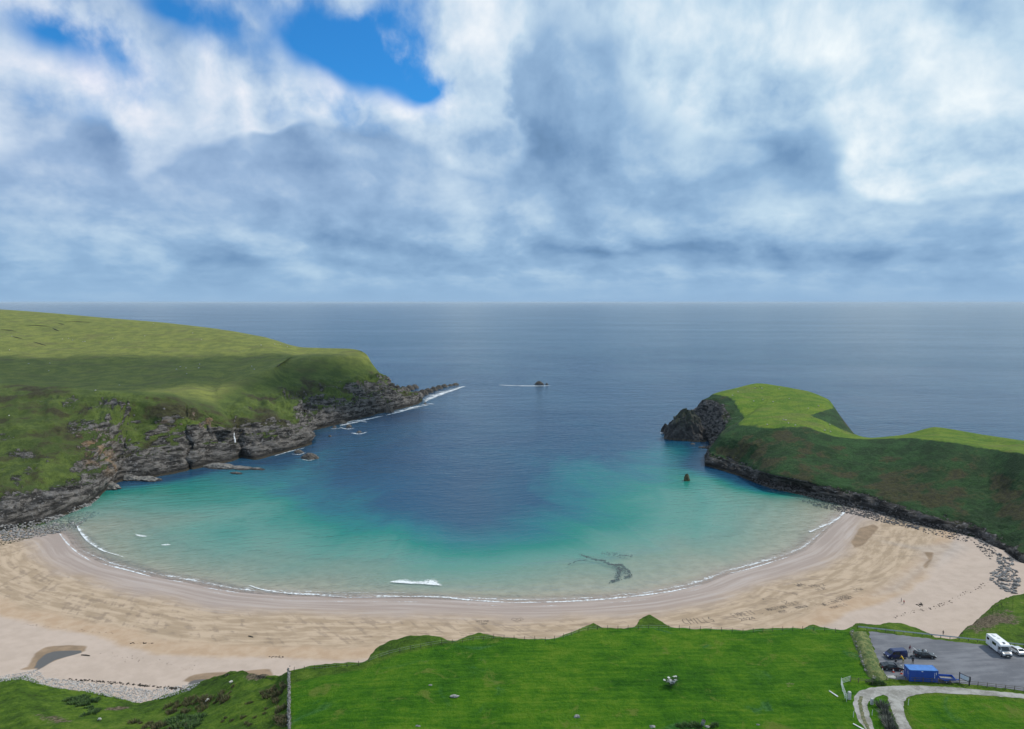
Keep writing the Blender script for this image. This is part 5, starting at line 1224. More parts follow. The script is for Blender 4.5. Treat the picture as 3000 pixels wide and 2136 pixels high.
for i, (u, v, w, h, lb) in enumerate([(700, 1374, 20, 1.1, 'pale rock ledge at the waterline left of the waterfall'), (752, 1376, 11, .9, 'outer tip of the pale rock ledge'), (640, 1371, 26, 2.2, 'flat rock apron below the cave cliff'), (690, 1388, 9, .8, 'small flat rock awash before the pale ledge'), (425, 1408, 20, 2.0, 'sloping slabs of pale rock at the foot of the left cliff'), (370, 1406, 18, 3.0, 'tilted grey slab behind the left boulders'), (300, 1432, 20, 4.5, 'craggy grey outcrop behind the left boulders'),
        (115, 1494, 22, 8, 'craggy pale outcrop under the grassy slope'), (180, 1480, 18, 7, 'crag with a dark hollow under the grassy slope'), (40, 1510, 16, 5, 'low crag at the left edge under the grassy slope'), (235, 1462, 18, 6, 'grey crag above the left boulders')]):
    crag('rock_ledge', u, v, w, h, w * .45, lb, 100 + i, -.35, 4, .75, cat='rock', mat=WM_LEDGE)

# ================================================================== foam
def foam(px, width, label, seed, off=0.0, z=.10, taper=True, mat=None):
    """a ragged sheet of broken water following a line; width in metres to the seaward side"""
    w = np.array([Pz(u, v, 0.0) for u, v in px]); w = herm(w, [8] * (len(w) - 1)) if len(w) > 2 else np.array([w[0] + (w[-1] - w[0]) * t for t in np.linspace(0, 1, 9)])
    n = len(w); t = np.gradient(w[:, :2], axis=0); t /= np.maximum(np.linalg.norm(t, axis=1), 1e-6)[:, None]
    nr = np.c_[-t[:, 1], t[:, 0]]; nr = np.where((nr[:, 1] < 0)[:, None], -nr, nr)
    rr = np.random.default_rng(seed); wd = width * (.55 + .45 * np.abs(fbm(np.c_[w[:, :2], np.full(n, seed * 9.)], .12, 3) * 2))
    if taper: wd *= np.sin(np.linspace(.06, math.pi - .06, n)) ** .6
    V, E = [], []
    for j, fr in enumerate((0.0, .15, .45, .75, 1.0)):
        V.append(np.c_[w[:, :2] + nr * (wd * fr + off)[:, None], np.full(n, z + .02 * math.sin(j))]); E.append(np.full(n, (.62, .95, .60, .35, .05)[j]))
    V = np.stack(V, 1).reshape(-1, 3); E = np.stack(E, 1).ravel()
    return tag(mesh_obj('foam', V, grid_faces(n, 5), mat or M_FOAM, attrs=dict(edge=E)), label, 'foam', kind='stuff')
foam([(222, 1535), (232, 1560), (262, 1594), (300, 1615), (360, 1632)], 5, 'white breaking wave at the left end of the beach', 1)
foam([(178, 1560), (200, 1590), (232, 1619), (275, 1645)], 2.2, 'thin foam line left on the sand at the left end', 2, -1)
foam([(300, 1652), (340, 1664), (390, 1677), (440, 1690)], 3.5, 'foam edge lapping the left part of the beach', 3)
foam([(490, 1700), (551, 1709)], 1.6, 'short foam line on the left beach', 4); foam([(595, 1722), (650, 1731), (700, 1738)], 2.0, 'narrow foam line lapping the left beach', 5)
foam([(728, 1716), (770, 1730), (840, 1740), (930, 1746), (1016, 1751)], 4.5, 'bright foam edge along the left middle of the beach', 6)
foam([(1010, 1752), (1100, 1751), (1191, 1750), (1300, 1752), (1350, 1758), (1430, 1764), (1500, 1767)], 4.5, 'long foam edge along the middle of the beach', 7)
foam([(1500, 1767), (1600, 1766), (1710, 1762), (1800, 1755), (1894, 1745), (1980, 1732), (2060, 1713)], 4.5, 'long foam edge along the right middle of the beach', 8)
foam([(1143, 1706), (1180, 1709), (1220, 1712), (1260, 1714), (1293, 1716)], 11, 'white breaker rolling in off the middle of the beach', 9, mat=mat_foam('breaker_foam', (.40, .85)))
foam([(392, 1565), (410, 1572), (428, 1573)], 6, 'small breaking crest in the left bay', 10); foam([(472, 1597), (485, 1599), (500, 1597)], 6, 'tiny white crest in the left bay', 11)
foam([(2135, 1681), (2180, 1672), (2250, 1652), (2310, 1632)], 2.4, 'thin foam line on the right beach', 12); foam([(2160, 1666), (2190, 1660), (2228, 1649)], 2.6, 'thin second foam line on the right beach', 13)
foam([(2376, 1560), (2410, 1545), (2443, 1531), (2468, 1512), (2477, 1502)], 5, 'bright foam wedge at the right end of the beach', 14, 0, .12, False); foam([(2440, 1580), (2470, 1560), (2500, 1535), (2512, 1505)], 1.0, 'fine foam line on wet sand at the right end', 15)
M_SURF = mat_foam('rock_surf', (.50, 1.15))
for i, (px_, wd, lb) in enumerate([([(985, 1247), (1020, 1240), (1070, 1228), (1110, 1218)], 17, 'white surf along the near rocks of the left headland'), ([(1000, 1240), (1040, 1232), (1080, 1236)], 9, 'surf streak trailing from the near rocks'), ([(1120, 1216), (1165, 1206), (1210, 1192), (1245, 1186)], 18, 'white surf around the headland tip'), ([(1150, 1206), (1190, 1200), (1225, 1194)], 7, 'surf streak beside the blocky rock'),
        ([(1225, 1176), (1250, 1166), (1280, 1155), (1310, 1144), (1345, 1131)], 30, 'broad white surf along the reef'), ([(1230, 1186), (1260, 1183), (1275, 1184)], 9, 'surf patch off the tip rock'), ([(1240, 1152), (1280, 1137), (1320, 1129)], 14, 'surf behind the reef'), ([(1468, 1127), (1500, 1129), (1540, 1130), (1575, 1130), (1600, 1129)], 20, 'white surf trailing from the open sea islet'), ([(1590, 1131), (1608, 1129)], 10, 'surf on the near side of the islet'),
        ([(970, 1256), (985, 1256), (1000, 1252)], 6, 'foam by the small rock near the cliff'), ([(1005, 1254), (1020, 1257), (1036, 1254)], 6, 'foam ring round the round rock'), ([(1036, 1268), (1052, 1271), (1068, 1266)], 9, 'foam ring round the awash rock'), ([(858, 1330), (875, 1332), (892, 1326)], 4, 'foam thread by the flat rock'), ([(888, 1346), (905, 1349), (925, 1344)], 4, 'foam thread by the brown rock'), ([(800, 1336), (850, 1322), (890, 1312)], 4, 'foam thread along the cliff foot'),
        ([(1935, 1268), (1945, 1269), (1955, 1268)], 5, 'foam at the outer foot of the stack')]):
    foam(px_, wd * 1.35, lb, 40 + i, -wd * .35, .16, mat=M_SURF)

M_LACE = mat_foam('foam_lace', (.72, 1.25))
shp = [(u, v) for u, v in SHORE_PX[2:-2]]
foam([(u, v - 4) for u, v in shp[:8]], 9, 'faint lacy foam spread on the shallows of the left beach', 71, 1.0, .07, mat=M_LACE)
foam([(u, v - 4) for u, v in shp[7:]], 9, 'faint lacy foam spread on the shallows of the right beach', 72, 1.0, .07, mat=M_LACE)
foam([(u, v + 5) for u, v in shp[3:13]], 2.0, 'thin wash line drying on the wet sand', 73, -2.0, .14, mat=M_LACE)
foam([(700, 1722), (850, 1733), (1016, 1738), (1191, 1737)], 3.0, 'low wavelet with a broken crest off the left middle beach', 74, 0, .12, mat=M_LACE)
# ================================================================== weed bed under the shallow water
kp = []
rk_ = random.Random(9)
def weed(path, wid, dens):
    for (a, b_) in zip(path[:-1], path[1:]):
        L = math.hypot(b_[0] - a[0], b_[1] - a[1]); n_ = max(2, int(L * dens * .75))
        for i in range(n_):
            t = rk_.random(); u = a[0] + (b_[0] - a[0]) * t + rk_.gauss(0, wid); v = a[1] + (b_[1] - a[1]) * t + rk_.gauss(0, wid * .35)
            q = Pz(u, v, 0.0); z = float(beach_z(np.array([q[:2]]))[0]); kp.append((q[0], q[1], -.12, rk_.uniform(.2, .55), rk_.uniform(0, 6.3), 0))
weed([(1700, 1624), (1722, 1632), (1745, 1640), (1770, 1642), (1780, 1652), (1800, 1655), (1820, 1654)], 3.5, 4.0)
weed([(1665, 1654), (1690, 1643), (1722, 1640)], 1.2, 1.5); weed([(1800, 1655), (1815, 1668), (1812, 1685), (1806, 1700), (1792, 1702)], 5, 4.5); weed([(1820, 1655), (1842, 1672), (1846, 1688), (1828, 1690)], 2.5, 3); weed([(1760, 1615), (1800, 1625), (1850, 1630)], 9, 1.6); weed([(1815, 1660), (1825, 1680)], 6, 4)
weed([(470, 1452), (520, 1450), (570, 1444)], 3, 1.2); weed([(330, 1475), (380, 1464), (420, 1450)], 5, 1.6); weed([(2250, 1436), (2320, 1452), (2400, 1484)], 4, 1.5)
stamp('seaweed', B_LO, kp, paint('kelp', (.045, .055, .062), .6), 'dark branching bed of seaweed under the shallow water', 'seaweed')

# ================================================================== waterfall
wf = [Py(u, v, Y_) for u, v, Y_ in [(684, 1262, 566), (688, 1290, 560), (692, 1312, 556), (700, 1334, 551)]]
m_wf, nt, b = new_mat('falling_water'); P = geo(nt, 'Position'); px, py, pz = sepxyz(nt, P); setin(nt, b, 'Base Color', (.78, .8, .82)); setin(nt, b, 'Alpha', noise(nt, vec(nt, px * 2.5, py, pz * .25), 1.0, 4, .6).step(.38, .58)); setin(nt, b, 'Roughness', .4)
mb = MB(); mb.tube([tuple(q) for q in wf], [.45, .65, .6, .9], 8, cap=False)
tag(mb.build('waterfall', m_wf, None, True), 'thin white waterfall dropping down the left cliff', 'waterfall')

# ================================================================== dry stone wall left of the field
def wall_path(px, which=('land',)): return [hit(u, v, *which) for u, v in px]
wp = wall_path([(846, 1970), (847, 2000), (847, 2040), (846, 2080), (847, 2120), (848, 2134)]); wp.append(wp[-1] + (wp[-1] - wp[-2]) * 2.0)
sw = empty('stone_wall', wp[0]); tag(sw, 'dry stone wall running down the left side of the green field', 'wall')
SM = [rock_mesh(200 + i, 1, .65, .25) for i in range(8)]
WM_WALL = world_mat('wall_stone', (.07, .07, .062), (.215, .21, .19), 2.2)
for me in SM: me.materials.append(WM_WALL)
cnt = 0
for a, b_ in zip(wp[:-1], wp[1:]):
    L = (b_ - a).length; nx_ = int(L / .42)
    for i in range(nx_):
        q = a.lerp(b_, i / nx_); z0 = zat(q.x, q.y, 'land')
        for row in range(3):
            if cnt >= 298: break
            o = bpy.data.objects.new('stone', random.choice(SM)); COL.objects.link(o); o.parent = sw; cnt += 1
            o.location = (q.x - wp[0].x + random.uniform(-.16, .16), q.y - wp[0].y + random.uniform(-.15, .15), z0 - wp[0].z + .12 + row * .30)
            s = random.uniform(.22, .36); o.scale = (s * 1.2, s, s * .85); o.rotation_euler = (random.uniform(-.3, .3), random.uniform(-.3, .3), random.uniform(0, 6.28))
pl = []
for a, b_ in zip(wp[:-1], wp[1:]):
    L = (b_ - a).length
    for i in range(int(L / .16)):
        q = a.lerp(b_, random.random()); z0 = zat(q.x, q.y, 'land') if i % 3 == 0 else z0
        pl.append((q.x - wp[0].x + random.uniform(-.34, .34), q.y - wp[0].y, z0 - wp[0].z + random.uniform(.0, .75), random.uniform(.14, .28), random.uniform(0, 6.3), random.uniform(-.4, .4)))
stamp('small_stones', SM, pl, WM_WALL, '', '', parent=sw)
# overgrown wall and grass bank left of the car park
m_bank, nt, b = new_mat('bank_grass'); P = geo(nt, 'Position'); n1 = noise(nt, P, .8, 5, .7); n2 = noise(nt, P, 3, 4, .7)
setin(nt, b, 'Base Color', mix(nt, n1.step(.38, .62), (.045, .085, .015), mix(nt, n2.step(.4, .6), (.115, .15, .035), (.19, .19, .065)))); setin(nt, b, 'Roughness', .95); setin(nt, b, 'Normal', bump(nt, n1 + n2 * .5, .9, .3))
bkp = [Vector(Pz(u, v, 40.0)) for u, v in [(2512, 1850), (2520, 1870), (2530, 1900), (2542, 1930), (2554, 1958), (2568, 1982), (2582, 1994)]]
bkp = [Vector(q) for q in herm(np.array(bkp), [10] * (len(bkp) - 1))]
mb = MB(); rows = []
for i, q in enumerate(bkp):
    for j in range(13):
        t = j / 12 - .5; x = q.x + t * 4.6 + .2; h_ = 1.25 * min(1.0, .15 + 6 * i / len(bkp), .1 + 5 * (len(bkp) - 1 - i) / len(bkp)) * max(0, 1 - abs(t * 2) ** 2.2) * (1.15 if t < 0 else .9); rows.append((x, q.y, 39.85 + h_))
rv = np.array(rows); rv += np.c_[fbm(rv, 1.1, 3), fbm(rv + 9, 1.1, 3), fbm(rv + 21, .9, 4) * 1.1] * .28
bank = mesh_obj('grass_bank', rv, grid_faces(len(bkp), 13), m_bank); tag(bank, 'overgrown grassy wall bank along the left side of the car park', 'bank')
for i in range(46):
    q = bkp[random.randrange(len(bkp))]; o = bpy.data.objects.new('stone', random.choice(SM)); COL.objects.link(o); o.parent = bank
    s = random.uniform(.16, .34); o.location = (q.x - 1.5 + random.uniform(-.35, .35), q.y + random.uniform(-.4, .4), 40.55 + random.uniform(-.35, .25)); o.scale = (s * 1.3, s, s * .8); o.rotation_euler = (0, 0, random.uniform(0, 6))

# ================================================================== plants
def tuft_mesh(seed, n, h, spread, wid, mats, lean=.5, split=.5):
    r = random.Random(seed); mb = MB()
    for i in range(n):
        a = r.uniform(0, 6.283); q = spread * math.sqrt(r.random()); x, y = q * math.cos(a), q * math.sin(a)
        hh = h * r.uniform(.55, 1.1) * (1 - .35 * q / max(spread, .01)); lx = (x / max(spread, .01)) * lean * hh + r.gauss(0, .12) * hh; ly = (y / max(spread, .01)) * lean * hh + r.gauss(0, .12) * hh
        w = wid * r.uniform(.6, 1.3); b2 = r.uniform(0, 3.14); cx_, sy_ = math.cos(b2) * w, math.sin(b2) * w; mi = 0 if r.random() < split else 1
        mb.add([(x - cx_, y - sy_, -.1), (x + cx_, y + sy_, -.1), (x + lx * .55 + cx_ * .8, y + ly * .55 + sy_ * .8, hh * .65), (x + lx * .55 - cx_ * .8, y + ly * .55 - sy_ * .8, hh * .65), (x + lx * 1.2, y + ly * 1.2, hh)], [(0, 1, 2, 3), (3, 2, 4)], mi)
    o = mb.build('t', mats); me = o.data; bpy.data.objects.remove(o); return me
RUSH_A = paint('rush_green', (.075, .090, .028), .9, var=.25); RUSH_B = paint('rush_brown', (.13, .105, .050), .9, var=.25)
FERN_A = paint('fern_green', (.055, .115, .014), .8, var=.3); FERN_B = paint('fern_dark', (.026, .060, .012), .8, var=.3)
SHR_A = paint('flax_grey', (.16, .165, .13), .8, var=.2); SHR_B = paint('flax_dark', (.045, .050, .034), .9, var=.3)
RUSH = [tuft_mesh(i, 110, .85, .55, .035, [RUSH_A, RUSH_B]) for i in range(5)]; FERN = [tuft_mesh(10 + i, 120, .7, .8, .07, [FERN_A, FERN_B], 1.0) for i in range(4)]
FLAX = [tuft_mesh(30 + i, 150, 1.6, .45, .035, [SHR_A, SHR_B], .8, .6) for i in range(3)]
def plants(name, meshes, spots, smin, smax, label, cat, group, seed):
    r = random.Random(seed)
    for (u, v) in spots:
        q = hit(u, v, 'land'); o = bpy.data.objects.new(name, r.choice(meshes)); COL.objects.link(o); s = r.uniform(smin, smax)
        o.location = q; o.scale = (s * r.uniform(1, 1.5), s, s * r.uniform(.75, 1.0)); o.rotation_euler = (0, 0, r.uniform(0, 6.28)); tag(o, label, cat, group)
rs = sample_poly([(480, 2070), (560, 2048), (640, 2025), (690, 2010), (705, 2030), (640, 2070), (560, 2090), (500, 2100)], 40, 1) + sample_poly([(340, 2136), (360, 2118), (480, 2118), (560, 2120), (560, 2136)], 16, 2)
plants('rush_clump', RUSH, rs, .8, 1.7, 'brown green rush clump on the grass slope below the wall', 'rush clump', 'rushes on the slope below the wall', 3)
plants('rush_clump', RUSH, sample_poly([(770, 2020), (838, 2002), (842, 2060), (838, 2130), (800, 2110), (815, 2060), (770, 2035)], 30, 4), .9, 1.7, 'dark rush clump growing against the stone wall', 'rush clump', 'rushes against the stone wall', 5)
plants('rush_clump', RUSH, sample_poly([(690, 2060), (790, 2050), (800, 2130), (600, 2130)], 12, 14), .5, .9, 'small solitary rush tuft on the pale grass left of the wall', 'rush clump', 'solitary rush tufts', 6)
plants('fern_patch', FERN, sample_poly([(180, 2055), (230, 2040), (290, 2048), (290, 2070), (280, 2095), (240, 2100), (250, 2075), (200, 2065)], 34, 7), .8, 1.4, 'dark green fern clump on the lower left bank', 'fern', 'ferns on the lower left bank', 8)
plants('fern_patch', FERN, sample_poly([(500, 2115), (560, 2100), (620, 2110), (620, 2134), (500, 2134)], 22, 9), .8, 1.5, 'grey green bramble clump below the rushes', 'bramble', 'brambles below the rushes', 10)
plants('flax_shrub', FLAX, [(2584, 2072), (2592, 2080), (2598, 2092), (2590, 2095), (2604, 2104), (2598, 2112), (2608, 2120), (2612, 2130), (2600, 2125), (2618, 2138), (2606, 2140)], .8, 1.25, 'grey spiky shrub on the grass island between the tracks', 'shrub', 'spiky shrubs on the track island', 11)
plants('nettle_clump', FERN, [(2560, 1998), (2568, 2000), (2575, 2002), (2585, 2003), (2555, 2003)], .7, 1.1, 'dark nettle clump at the end of the overgrown wall', 'nettles', 'nettles at the wall end', 12)
plants('nettle_clump', FERN, [(1990, 2128), (2005, 2126), (2020, 2128), (2035, 2126), (2045, 2128), (2085, 2130), (2095, 2126)], .5, .9, 'green nettle clump around the pale rubble at the near field edge', 'nettles', 'nettles at the near field edge', 13)
# thorn bush in blossom
q = hit(1966, 2010, 'land'); tb = empty('hawthorn_bush', q); tag(tb, 'small hawthorn bush with white blossom in the green field', 'bush')
r = random.Random(4); mb = MB(); tips = []
for i in range(14):
    a = r.uniform(0, 6.28); e = r.uniform(.5, 1.3); L = r.uniform(1.2, 2.4); p1 = Vector((math.cos(a) * .3 * L * .4, math.sin(a) * .3 * L * .4, L * .5)); p2 = Vector((math.cos(a) * L * .55, math.sin(a) * L * .45, L * e * .85))
    mb.tube([(0, 0, -.2), p1, p2], [.07, .045, .015], 5); tips += [p1, p2, (p1 + p2) / 2]
mb.build('branches', paint('thorn_bark', (.06, .05, .04), .9), tb)
lf = MB(); fl = MB()
for t_ in tips:
    for _ in range(30):
        c = t_ + Vector((r.gauss(0, .28), r.gauss(0, .28), r.gauss(0, .22))); s = r.uniform(.05, .10); n_ = Vector((r.gauss(0, 1), r.gauss(0, 1), r.gauss(0, 1))).normalized(); a = n_.orthogonal() * s; b2 = n_.cross(a)
        lf.add([c - a, c + b2 * .6, c + a, c - b2 * .6], [(0, 1, 2, 3)])
    if r.random() < .75:
        cc = t_ + Vector((r.gauss(0, .25), r.gauss(0, .25), .2))
        for _ in range(26):
            c = cc + Vector((r.gauss(0, .13), r.gauss(0, .13), r.gauss(0, .06))); s = r.uniform(.05, .09); n_ = Vector((r.gauss(0, .5), r.gauss(0, .5), 1)).normalized(); a = n_.orthogonal() * s; b2 = n_.cross(a)
            fl.add([c - a, c + b2, c + a, c - b2], [(0, 1, 2, 3)])
lf.build('leaves', paint('thorn_leaf', (.035, .075, .018), .8, var=.3), tb); fl.build('blossom', paint('thorn_blossom', (.80, .80, .76), .8), tb)
# rocks in the field and rubble at its near edge
for u, v, s, lb in [(1331, 2042, .75, 'pale grey boulder lying in the middle of the green field'), (1692, 2101, .5, 'small white stone in the green field near its lower edge'), (1261, 2008, .3, 'tiny pale stone in the left part of the field'), (1225, 2128, .4, 'pale stone low in the left of the field'), (1912, 2130, .55, 'pale rubble stone with a dark hollow at the near field edge'), (2072, 2131, .4, 'white rubble stone at the near field edge'), (2221, 2124, .3, 'small tan stone in the field near the lower edge')]:
    q = hit(u, v, 'land'); me = rock_mesh(int(u), 3, .6, .4); me.materials.append(paint('pale_field_stone', (.26, .255, .235), .95, var=.45, scale=2.5)); o = bpy.data.objects.new('field_stone', me); COL.objects.link(o); o.location = (q.x, q.y, q.z + s * .2); o.scale = (s * 1.3, s, s); tag(o, lb, 'stone')
q = hit(2058, 2124, 'land'); pb = empty('barrel', q); pb.rotation_euler = (.25, .1, .3); tag(pb, 'grey open drum leaning beside the white rubble stone', 'drum')
MB().tube([(0, 0, -.1), (0, 0, .4), (0, 0, 1.0)], [.36, .38, .36], 16, cap=False).build('shell', STEEL, pb, True); MB().tube([(0, 0, .85), (0, 0, .86)], [.35, .35], 16).build('inside', BLACKP, pb); MB().tube([(0, 0, .97), (0, 0, 1.02)], [.385, .385], 16, cap=False).build('rim', STEEL, pb)
# litter of the tide on the sand
for u, v, rz, L, lb in [(251, 1921, -.15, 3.2, 'dark driftwood log lying beside the pool on the sand'), (735, 1866, -.4, 2.2, 'short dark driftwood on the left beach'), (2669, 1840, .1, 1.5, 'short stick on the sand by the mound')]:
    q = hit(u, v, 'beach'); tag(MB().tube([(-L / 2, 0, .16), (0, .06, .2), (L / 2, 0, .14)], [.16, .2, .13], 8).build('driftwood', WOODG, None, True), lb, 'driftwood').matrix_world = Matrix.Translation(q) @ Matrix.Rotation(rz, 4, 'Z')
wk = []
def weedline(px, n, sp, s0, s1):
    for _ in range(n):
        i = rk_.randrange(len(px) - 1); t = rk_.random(); a, b_ = px[i], px[i + 1]; q = hit(a[0] + (b_[0] - a[0]) * t + rk_.gauss(0, sp), a[1] + (b_[1] - a[1]) * t + rk_.gauss(0, sp * .35), 'beach')
        wk.append((q.x, q.y, q.z + .03, rk_.uniform(s0, s1), rk_.uniform(0, 6.3), 0))
weedline([(200, 1990), (330, 2000), (420, 2008), (500, 2016), (530, 2018)], 190, 5, .15, .5); weedline([(380, 1885), (450, 1884)], 26, 3, .1, .4); weedline([(790, 1925), (830, 1926)], 16, 4, .1, .45); weedline([(80, 1830), (220, 1845), (330, 1858)], 40, 6, .06, .25); weedline([(2620, 1808), (2690, 1790), (2740, 1778), (2800, 1755), (2860, 1725), (2890, 1710)], 90, 7, .1, .42); weedline([(2690, 1775), (2700, 1770)], 18, 5, .15, .5); weedline([(300, 1915), (420, 1935), (560, 1960)], 40, 14, .05, .2); weedline([(2230, 1800), (2330, 1790), (2450, 1760), (2560, 1745)], 60, 8, .05, .2)
stamp('beach_wrack', B_LO, wk, paint('wrack', (.035, .028, .02), .95), 'dark strands of seaweed along the tide line on the sand', 'seaweed')

# ================================================================== writing in the sand
GL = {'A': [[(0, 0), (.5, 1), (1, 0)], [(.2, .4), (.8, .4)]], 'B': [[(0, 0), (0, 1), (.7, .95), (.75, .6), (0, .52), (.85, .4), (.8, .05), (0, 0)]], 'C': [[(1, .85), (.55, 1), (.1, .75), (0, .4), (.3, 0), (1, .1)]], 'D': [[(0, 0), (0, 1), (.7, .85), (1, .5), (.7, .1), (0, 0)]], 'E': [[(1, 1), (0, 1), (0, 0), (1, 0)], [(0, .5), (.8, .5)]],
      'G': [[(1, .85), (.5, 1), (0, .6), (.2, .05), (.9, .05), (.95, .45), (.5, .45)]], 'H': [[(0, 0), (0, 1)], [(1, 0), (1, 1)], [(0, .5), (1, .5)]], 'I': [[(.5, 0), (.5, 1)]], 'J': [[(.9, 1), (.9, .25), (.55, 0), (.1, .2)]], 'K': [[(0, 0), (0, 1)], [(.9, 1), (0, .45), (1, 0)]], 'L': [[(0, 1), (0, 0), (.9, 0)]], 'M': [[(0, 0), (.1, 1), (.5, .4), (.9, 1), (1, 0)]], 'N': [[(0, 0), (0, 1), (1, 0), (1, 1)]],
      'O': [[(.5, 1), (.05, .7), (.1, .2), (.5, 0), (.95, .3), (.9, .8), (.5, 1)]], 'P': [[(0, 0), (0, 1), (.8, .95), (.85, .55), (0, .45)]], 'R': [[(0, 0), (0, 1), (.8, .95), (.85, .55), (0, .45), (.95, 0)]], 'S': [[(.95, .9), (.4, 1), (.05, .75), (.9, .35), (.7, .02), (0, .1)]], 'T': [[(0, 1), (1, 1)], [(.5, 1), (.5, 0)]], 'U': [[(0, 1), (.05, .2), (.5, 0), (.95, .2), (1, 1)]], 'V': [[(0, 1), (.5, 0), (1, 1)]], 'W': [[(0, 1), (.25, 0), (.5, .7), (.75, 0), (1, 1)]], 'Y': [[(0, 1), (.5, .5), (1, 1)], [(.5, .5), (.5, 0)]],
      '2': [[(0, .8), (.5, 1), (.95, .7), (0, 0), (1, 0)]], '0': [[(.5, 1), (.05, .6), (.3, 0), (.8, .1), (.95, .7), (.5, 1)]], '4': [[(.7, 0), (.7, 1), (0, .35), (1, .35)]], '+': [[(.5, .2), (.5, .8)], [(.2, .5), (.8, .5)]], ' ': [], '<': [[(.5, 0), (0, .6), (.2, 1), (.5, .75), (.8, 1), (1, .6), (.5, 0)]]}
m_ink, nt, b = new_mat('dug_wet_sand'); P = geo(nt, 'Position'); setin(nt, b, 'Base Color', mix(nt, noise(nt, P, 2.0, 4, .7).step(.35, .65), (.07, .052, .038), (.14, .105, .075))); setin(nt, b, 'Roughness', .9)
def write(txt, p0, p1, h_px, label, wid=.20, gap=.28, seed=1):
    """letters raked into the sand: the baseline runs from pixel p0 to pixel p1, height in pixels"""
    a = hit(*p0, 'beach'); b_ = hit(*p1, 'beach'); ax = (b_ - a).xy; Lw = ax.length; ax = ax / Lw
    up_ = hit(p0[0], p0[1] - h_px, 'beach'); hh = (up_ - a).xy; r = random.Random(seed); mb = MB()
    hv = Vector((-ax.y, ax.x)); hv = hv * abs(hh.dot(hv)) if abs(hh.dot(hv)) > .5 else hh
    n_ = len(txt); cw_ = Lw / n_
    for i, ch in enumerate(txt):
        for st_ in GL.get(ch, []):
            pts = [a.xy + ax * (cw_ * (i + (1 - gap) * (x + r.gauss(0, .04)))) + hv * (y + r.gauss(0, .04)) for x, y in st_]
            for q, q2 in zip(pts[:-1], pts[1:]):
                d_ = (q2 - q); L_ = d_.length
                if L_ < .02: continue
                d_ /= L_; nn = Vector((-d_.y, d_.x)) * wid * r.uniform(.42, .68); q = q - d_ * wid * .3; q2 = q2 + d_ * wid * .3
                za, zb_ = zat(q.x, q.y, 'beach') + .03, zat(q2.x, q2.y, 'beach') + .03
                mb.add([(q.x - nn.x, q.y - nn.y, za), (q.x + nn.x, q.y + nn.y, za), (q2.x + nn.x, q2.y + nn.y, zb_), (q2.x - nn.x, q2.y - nn.y, zb_)], [(0, 1, 2, 3)])
    return tag(mb.build('sand_writing', m_ink), label, 'writing', 'words raked into the sand')
write('EMMETT', (2154, 1809), (2220, 1799), 13, 'six letter name raked in capitals above a year on the sand', .20, .30, 1); write('2024', (2172, 1819), (2217, 1813), 8, 'year raked under the six letter name', .22, .25, 2)
write('MADISON', (2254, 1790), (2309, 1780), 9, 'seven letter name raked small in the sand', .24, .22, 3); write('2024', (2282, 1795), (2306, 1791), 6, 'small year under the seven letter name', .2, .25, 4)
write('<', (2298, 1768), (2314, 1765), 9, 'heart raked in the sand before a four letter name', .16, .1, 5); write('COLE', (2310, 1776), (2352, 1769), 10, 'four letter name raked beside a heart', .18, .25, 6); write('MORROW', (2336, 1784), (2371, 1778), 7, 'faint six letter word raked below the four letter name', .16, .25, 7)
write('PBD', (2382, 1722), (2408, 1718), 9, 'three initials raked high on the wet sand', .2, .25, 8); write('2', (2412, 1716), (2422, 1714), 7, 'single figure raked beside three initials', .2, .2, 21); write('HJP', (2400, 1731), (2429, 1725), 8, 'second row of three initials on the wet sand', .2, .25, 9)
write('WE LOVE', (2416, 1775), (2467, 1762), 9, 'start of a loving message raked in the sand', .22, .22, 10); write('KERRY', (2458, 1757), (2492, 1746), 8, 'upper word at the end of the loving message', .22, .2, 11); write('RUGBY', (2470, 1760), (2504, 1751), 8, 'lower word at the end of the loving message', .22, .2, 12); write('MAMIES', (2440, 1784), (2487, 1773), 8, 'faint word raked below the loving message', .13, .22, 13)
write('CHILLS', (2008, 1829), (2102, 1822), 16, 'big loose letters raked in the sand just beyond the field fence', .26, .3, 14)
write('IRELAND', (1393, 1824), (1434, 1823), 6, 'faint seven letter word raked on the middle beach', .12, .25, 15); write('2024', (1410, 1829), (1428, 1829), 4, 'faint year under the word on the middle beach', .12, .25, 16); write('<', (1497, 1822), (1537, 1822), 12, 'faint big heart raked on the middle beach', .11, .05, 17); write('JU', (1506, 1819), (1530, 1818), 6, 'faint letters inside the big heart', .11, .3, 22)
write('WM', (2340, 1719), (2360, 1716), 9, 'dark scribble raked high on the wet sand', .24, .05, 18); write('MW', (2512, 1732), (2534, 1728), 8, 'dark scribble above the end of the loving message', .18, .05, 19); write('A', (2236, 1758), (2246, 1756), 5, 'small dark scratch mark above the seven letter name', .2, .1, 20); write('VA', (2318, 1737), (2334, 1745), 6, 'small scratch marks above the four letter name', .14, .3, 23)

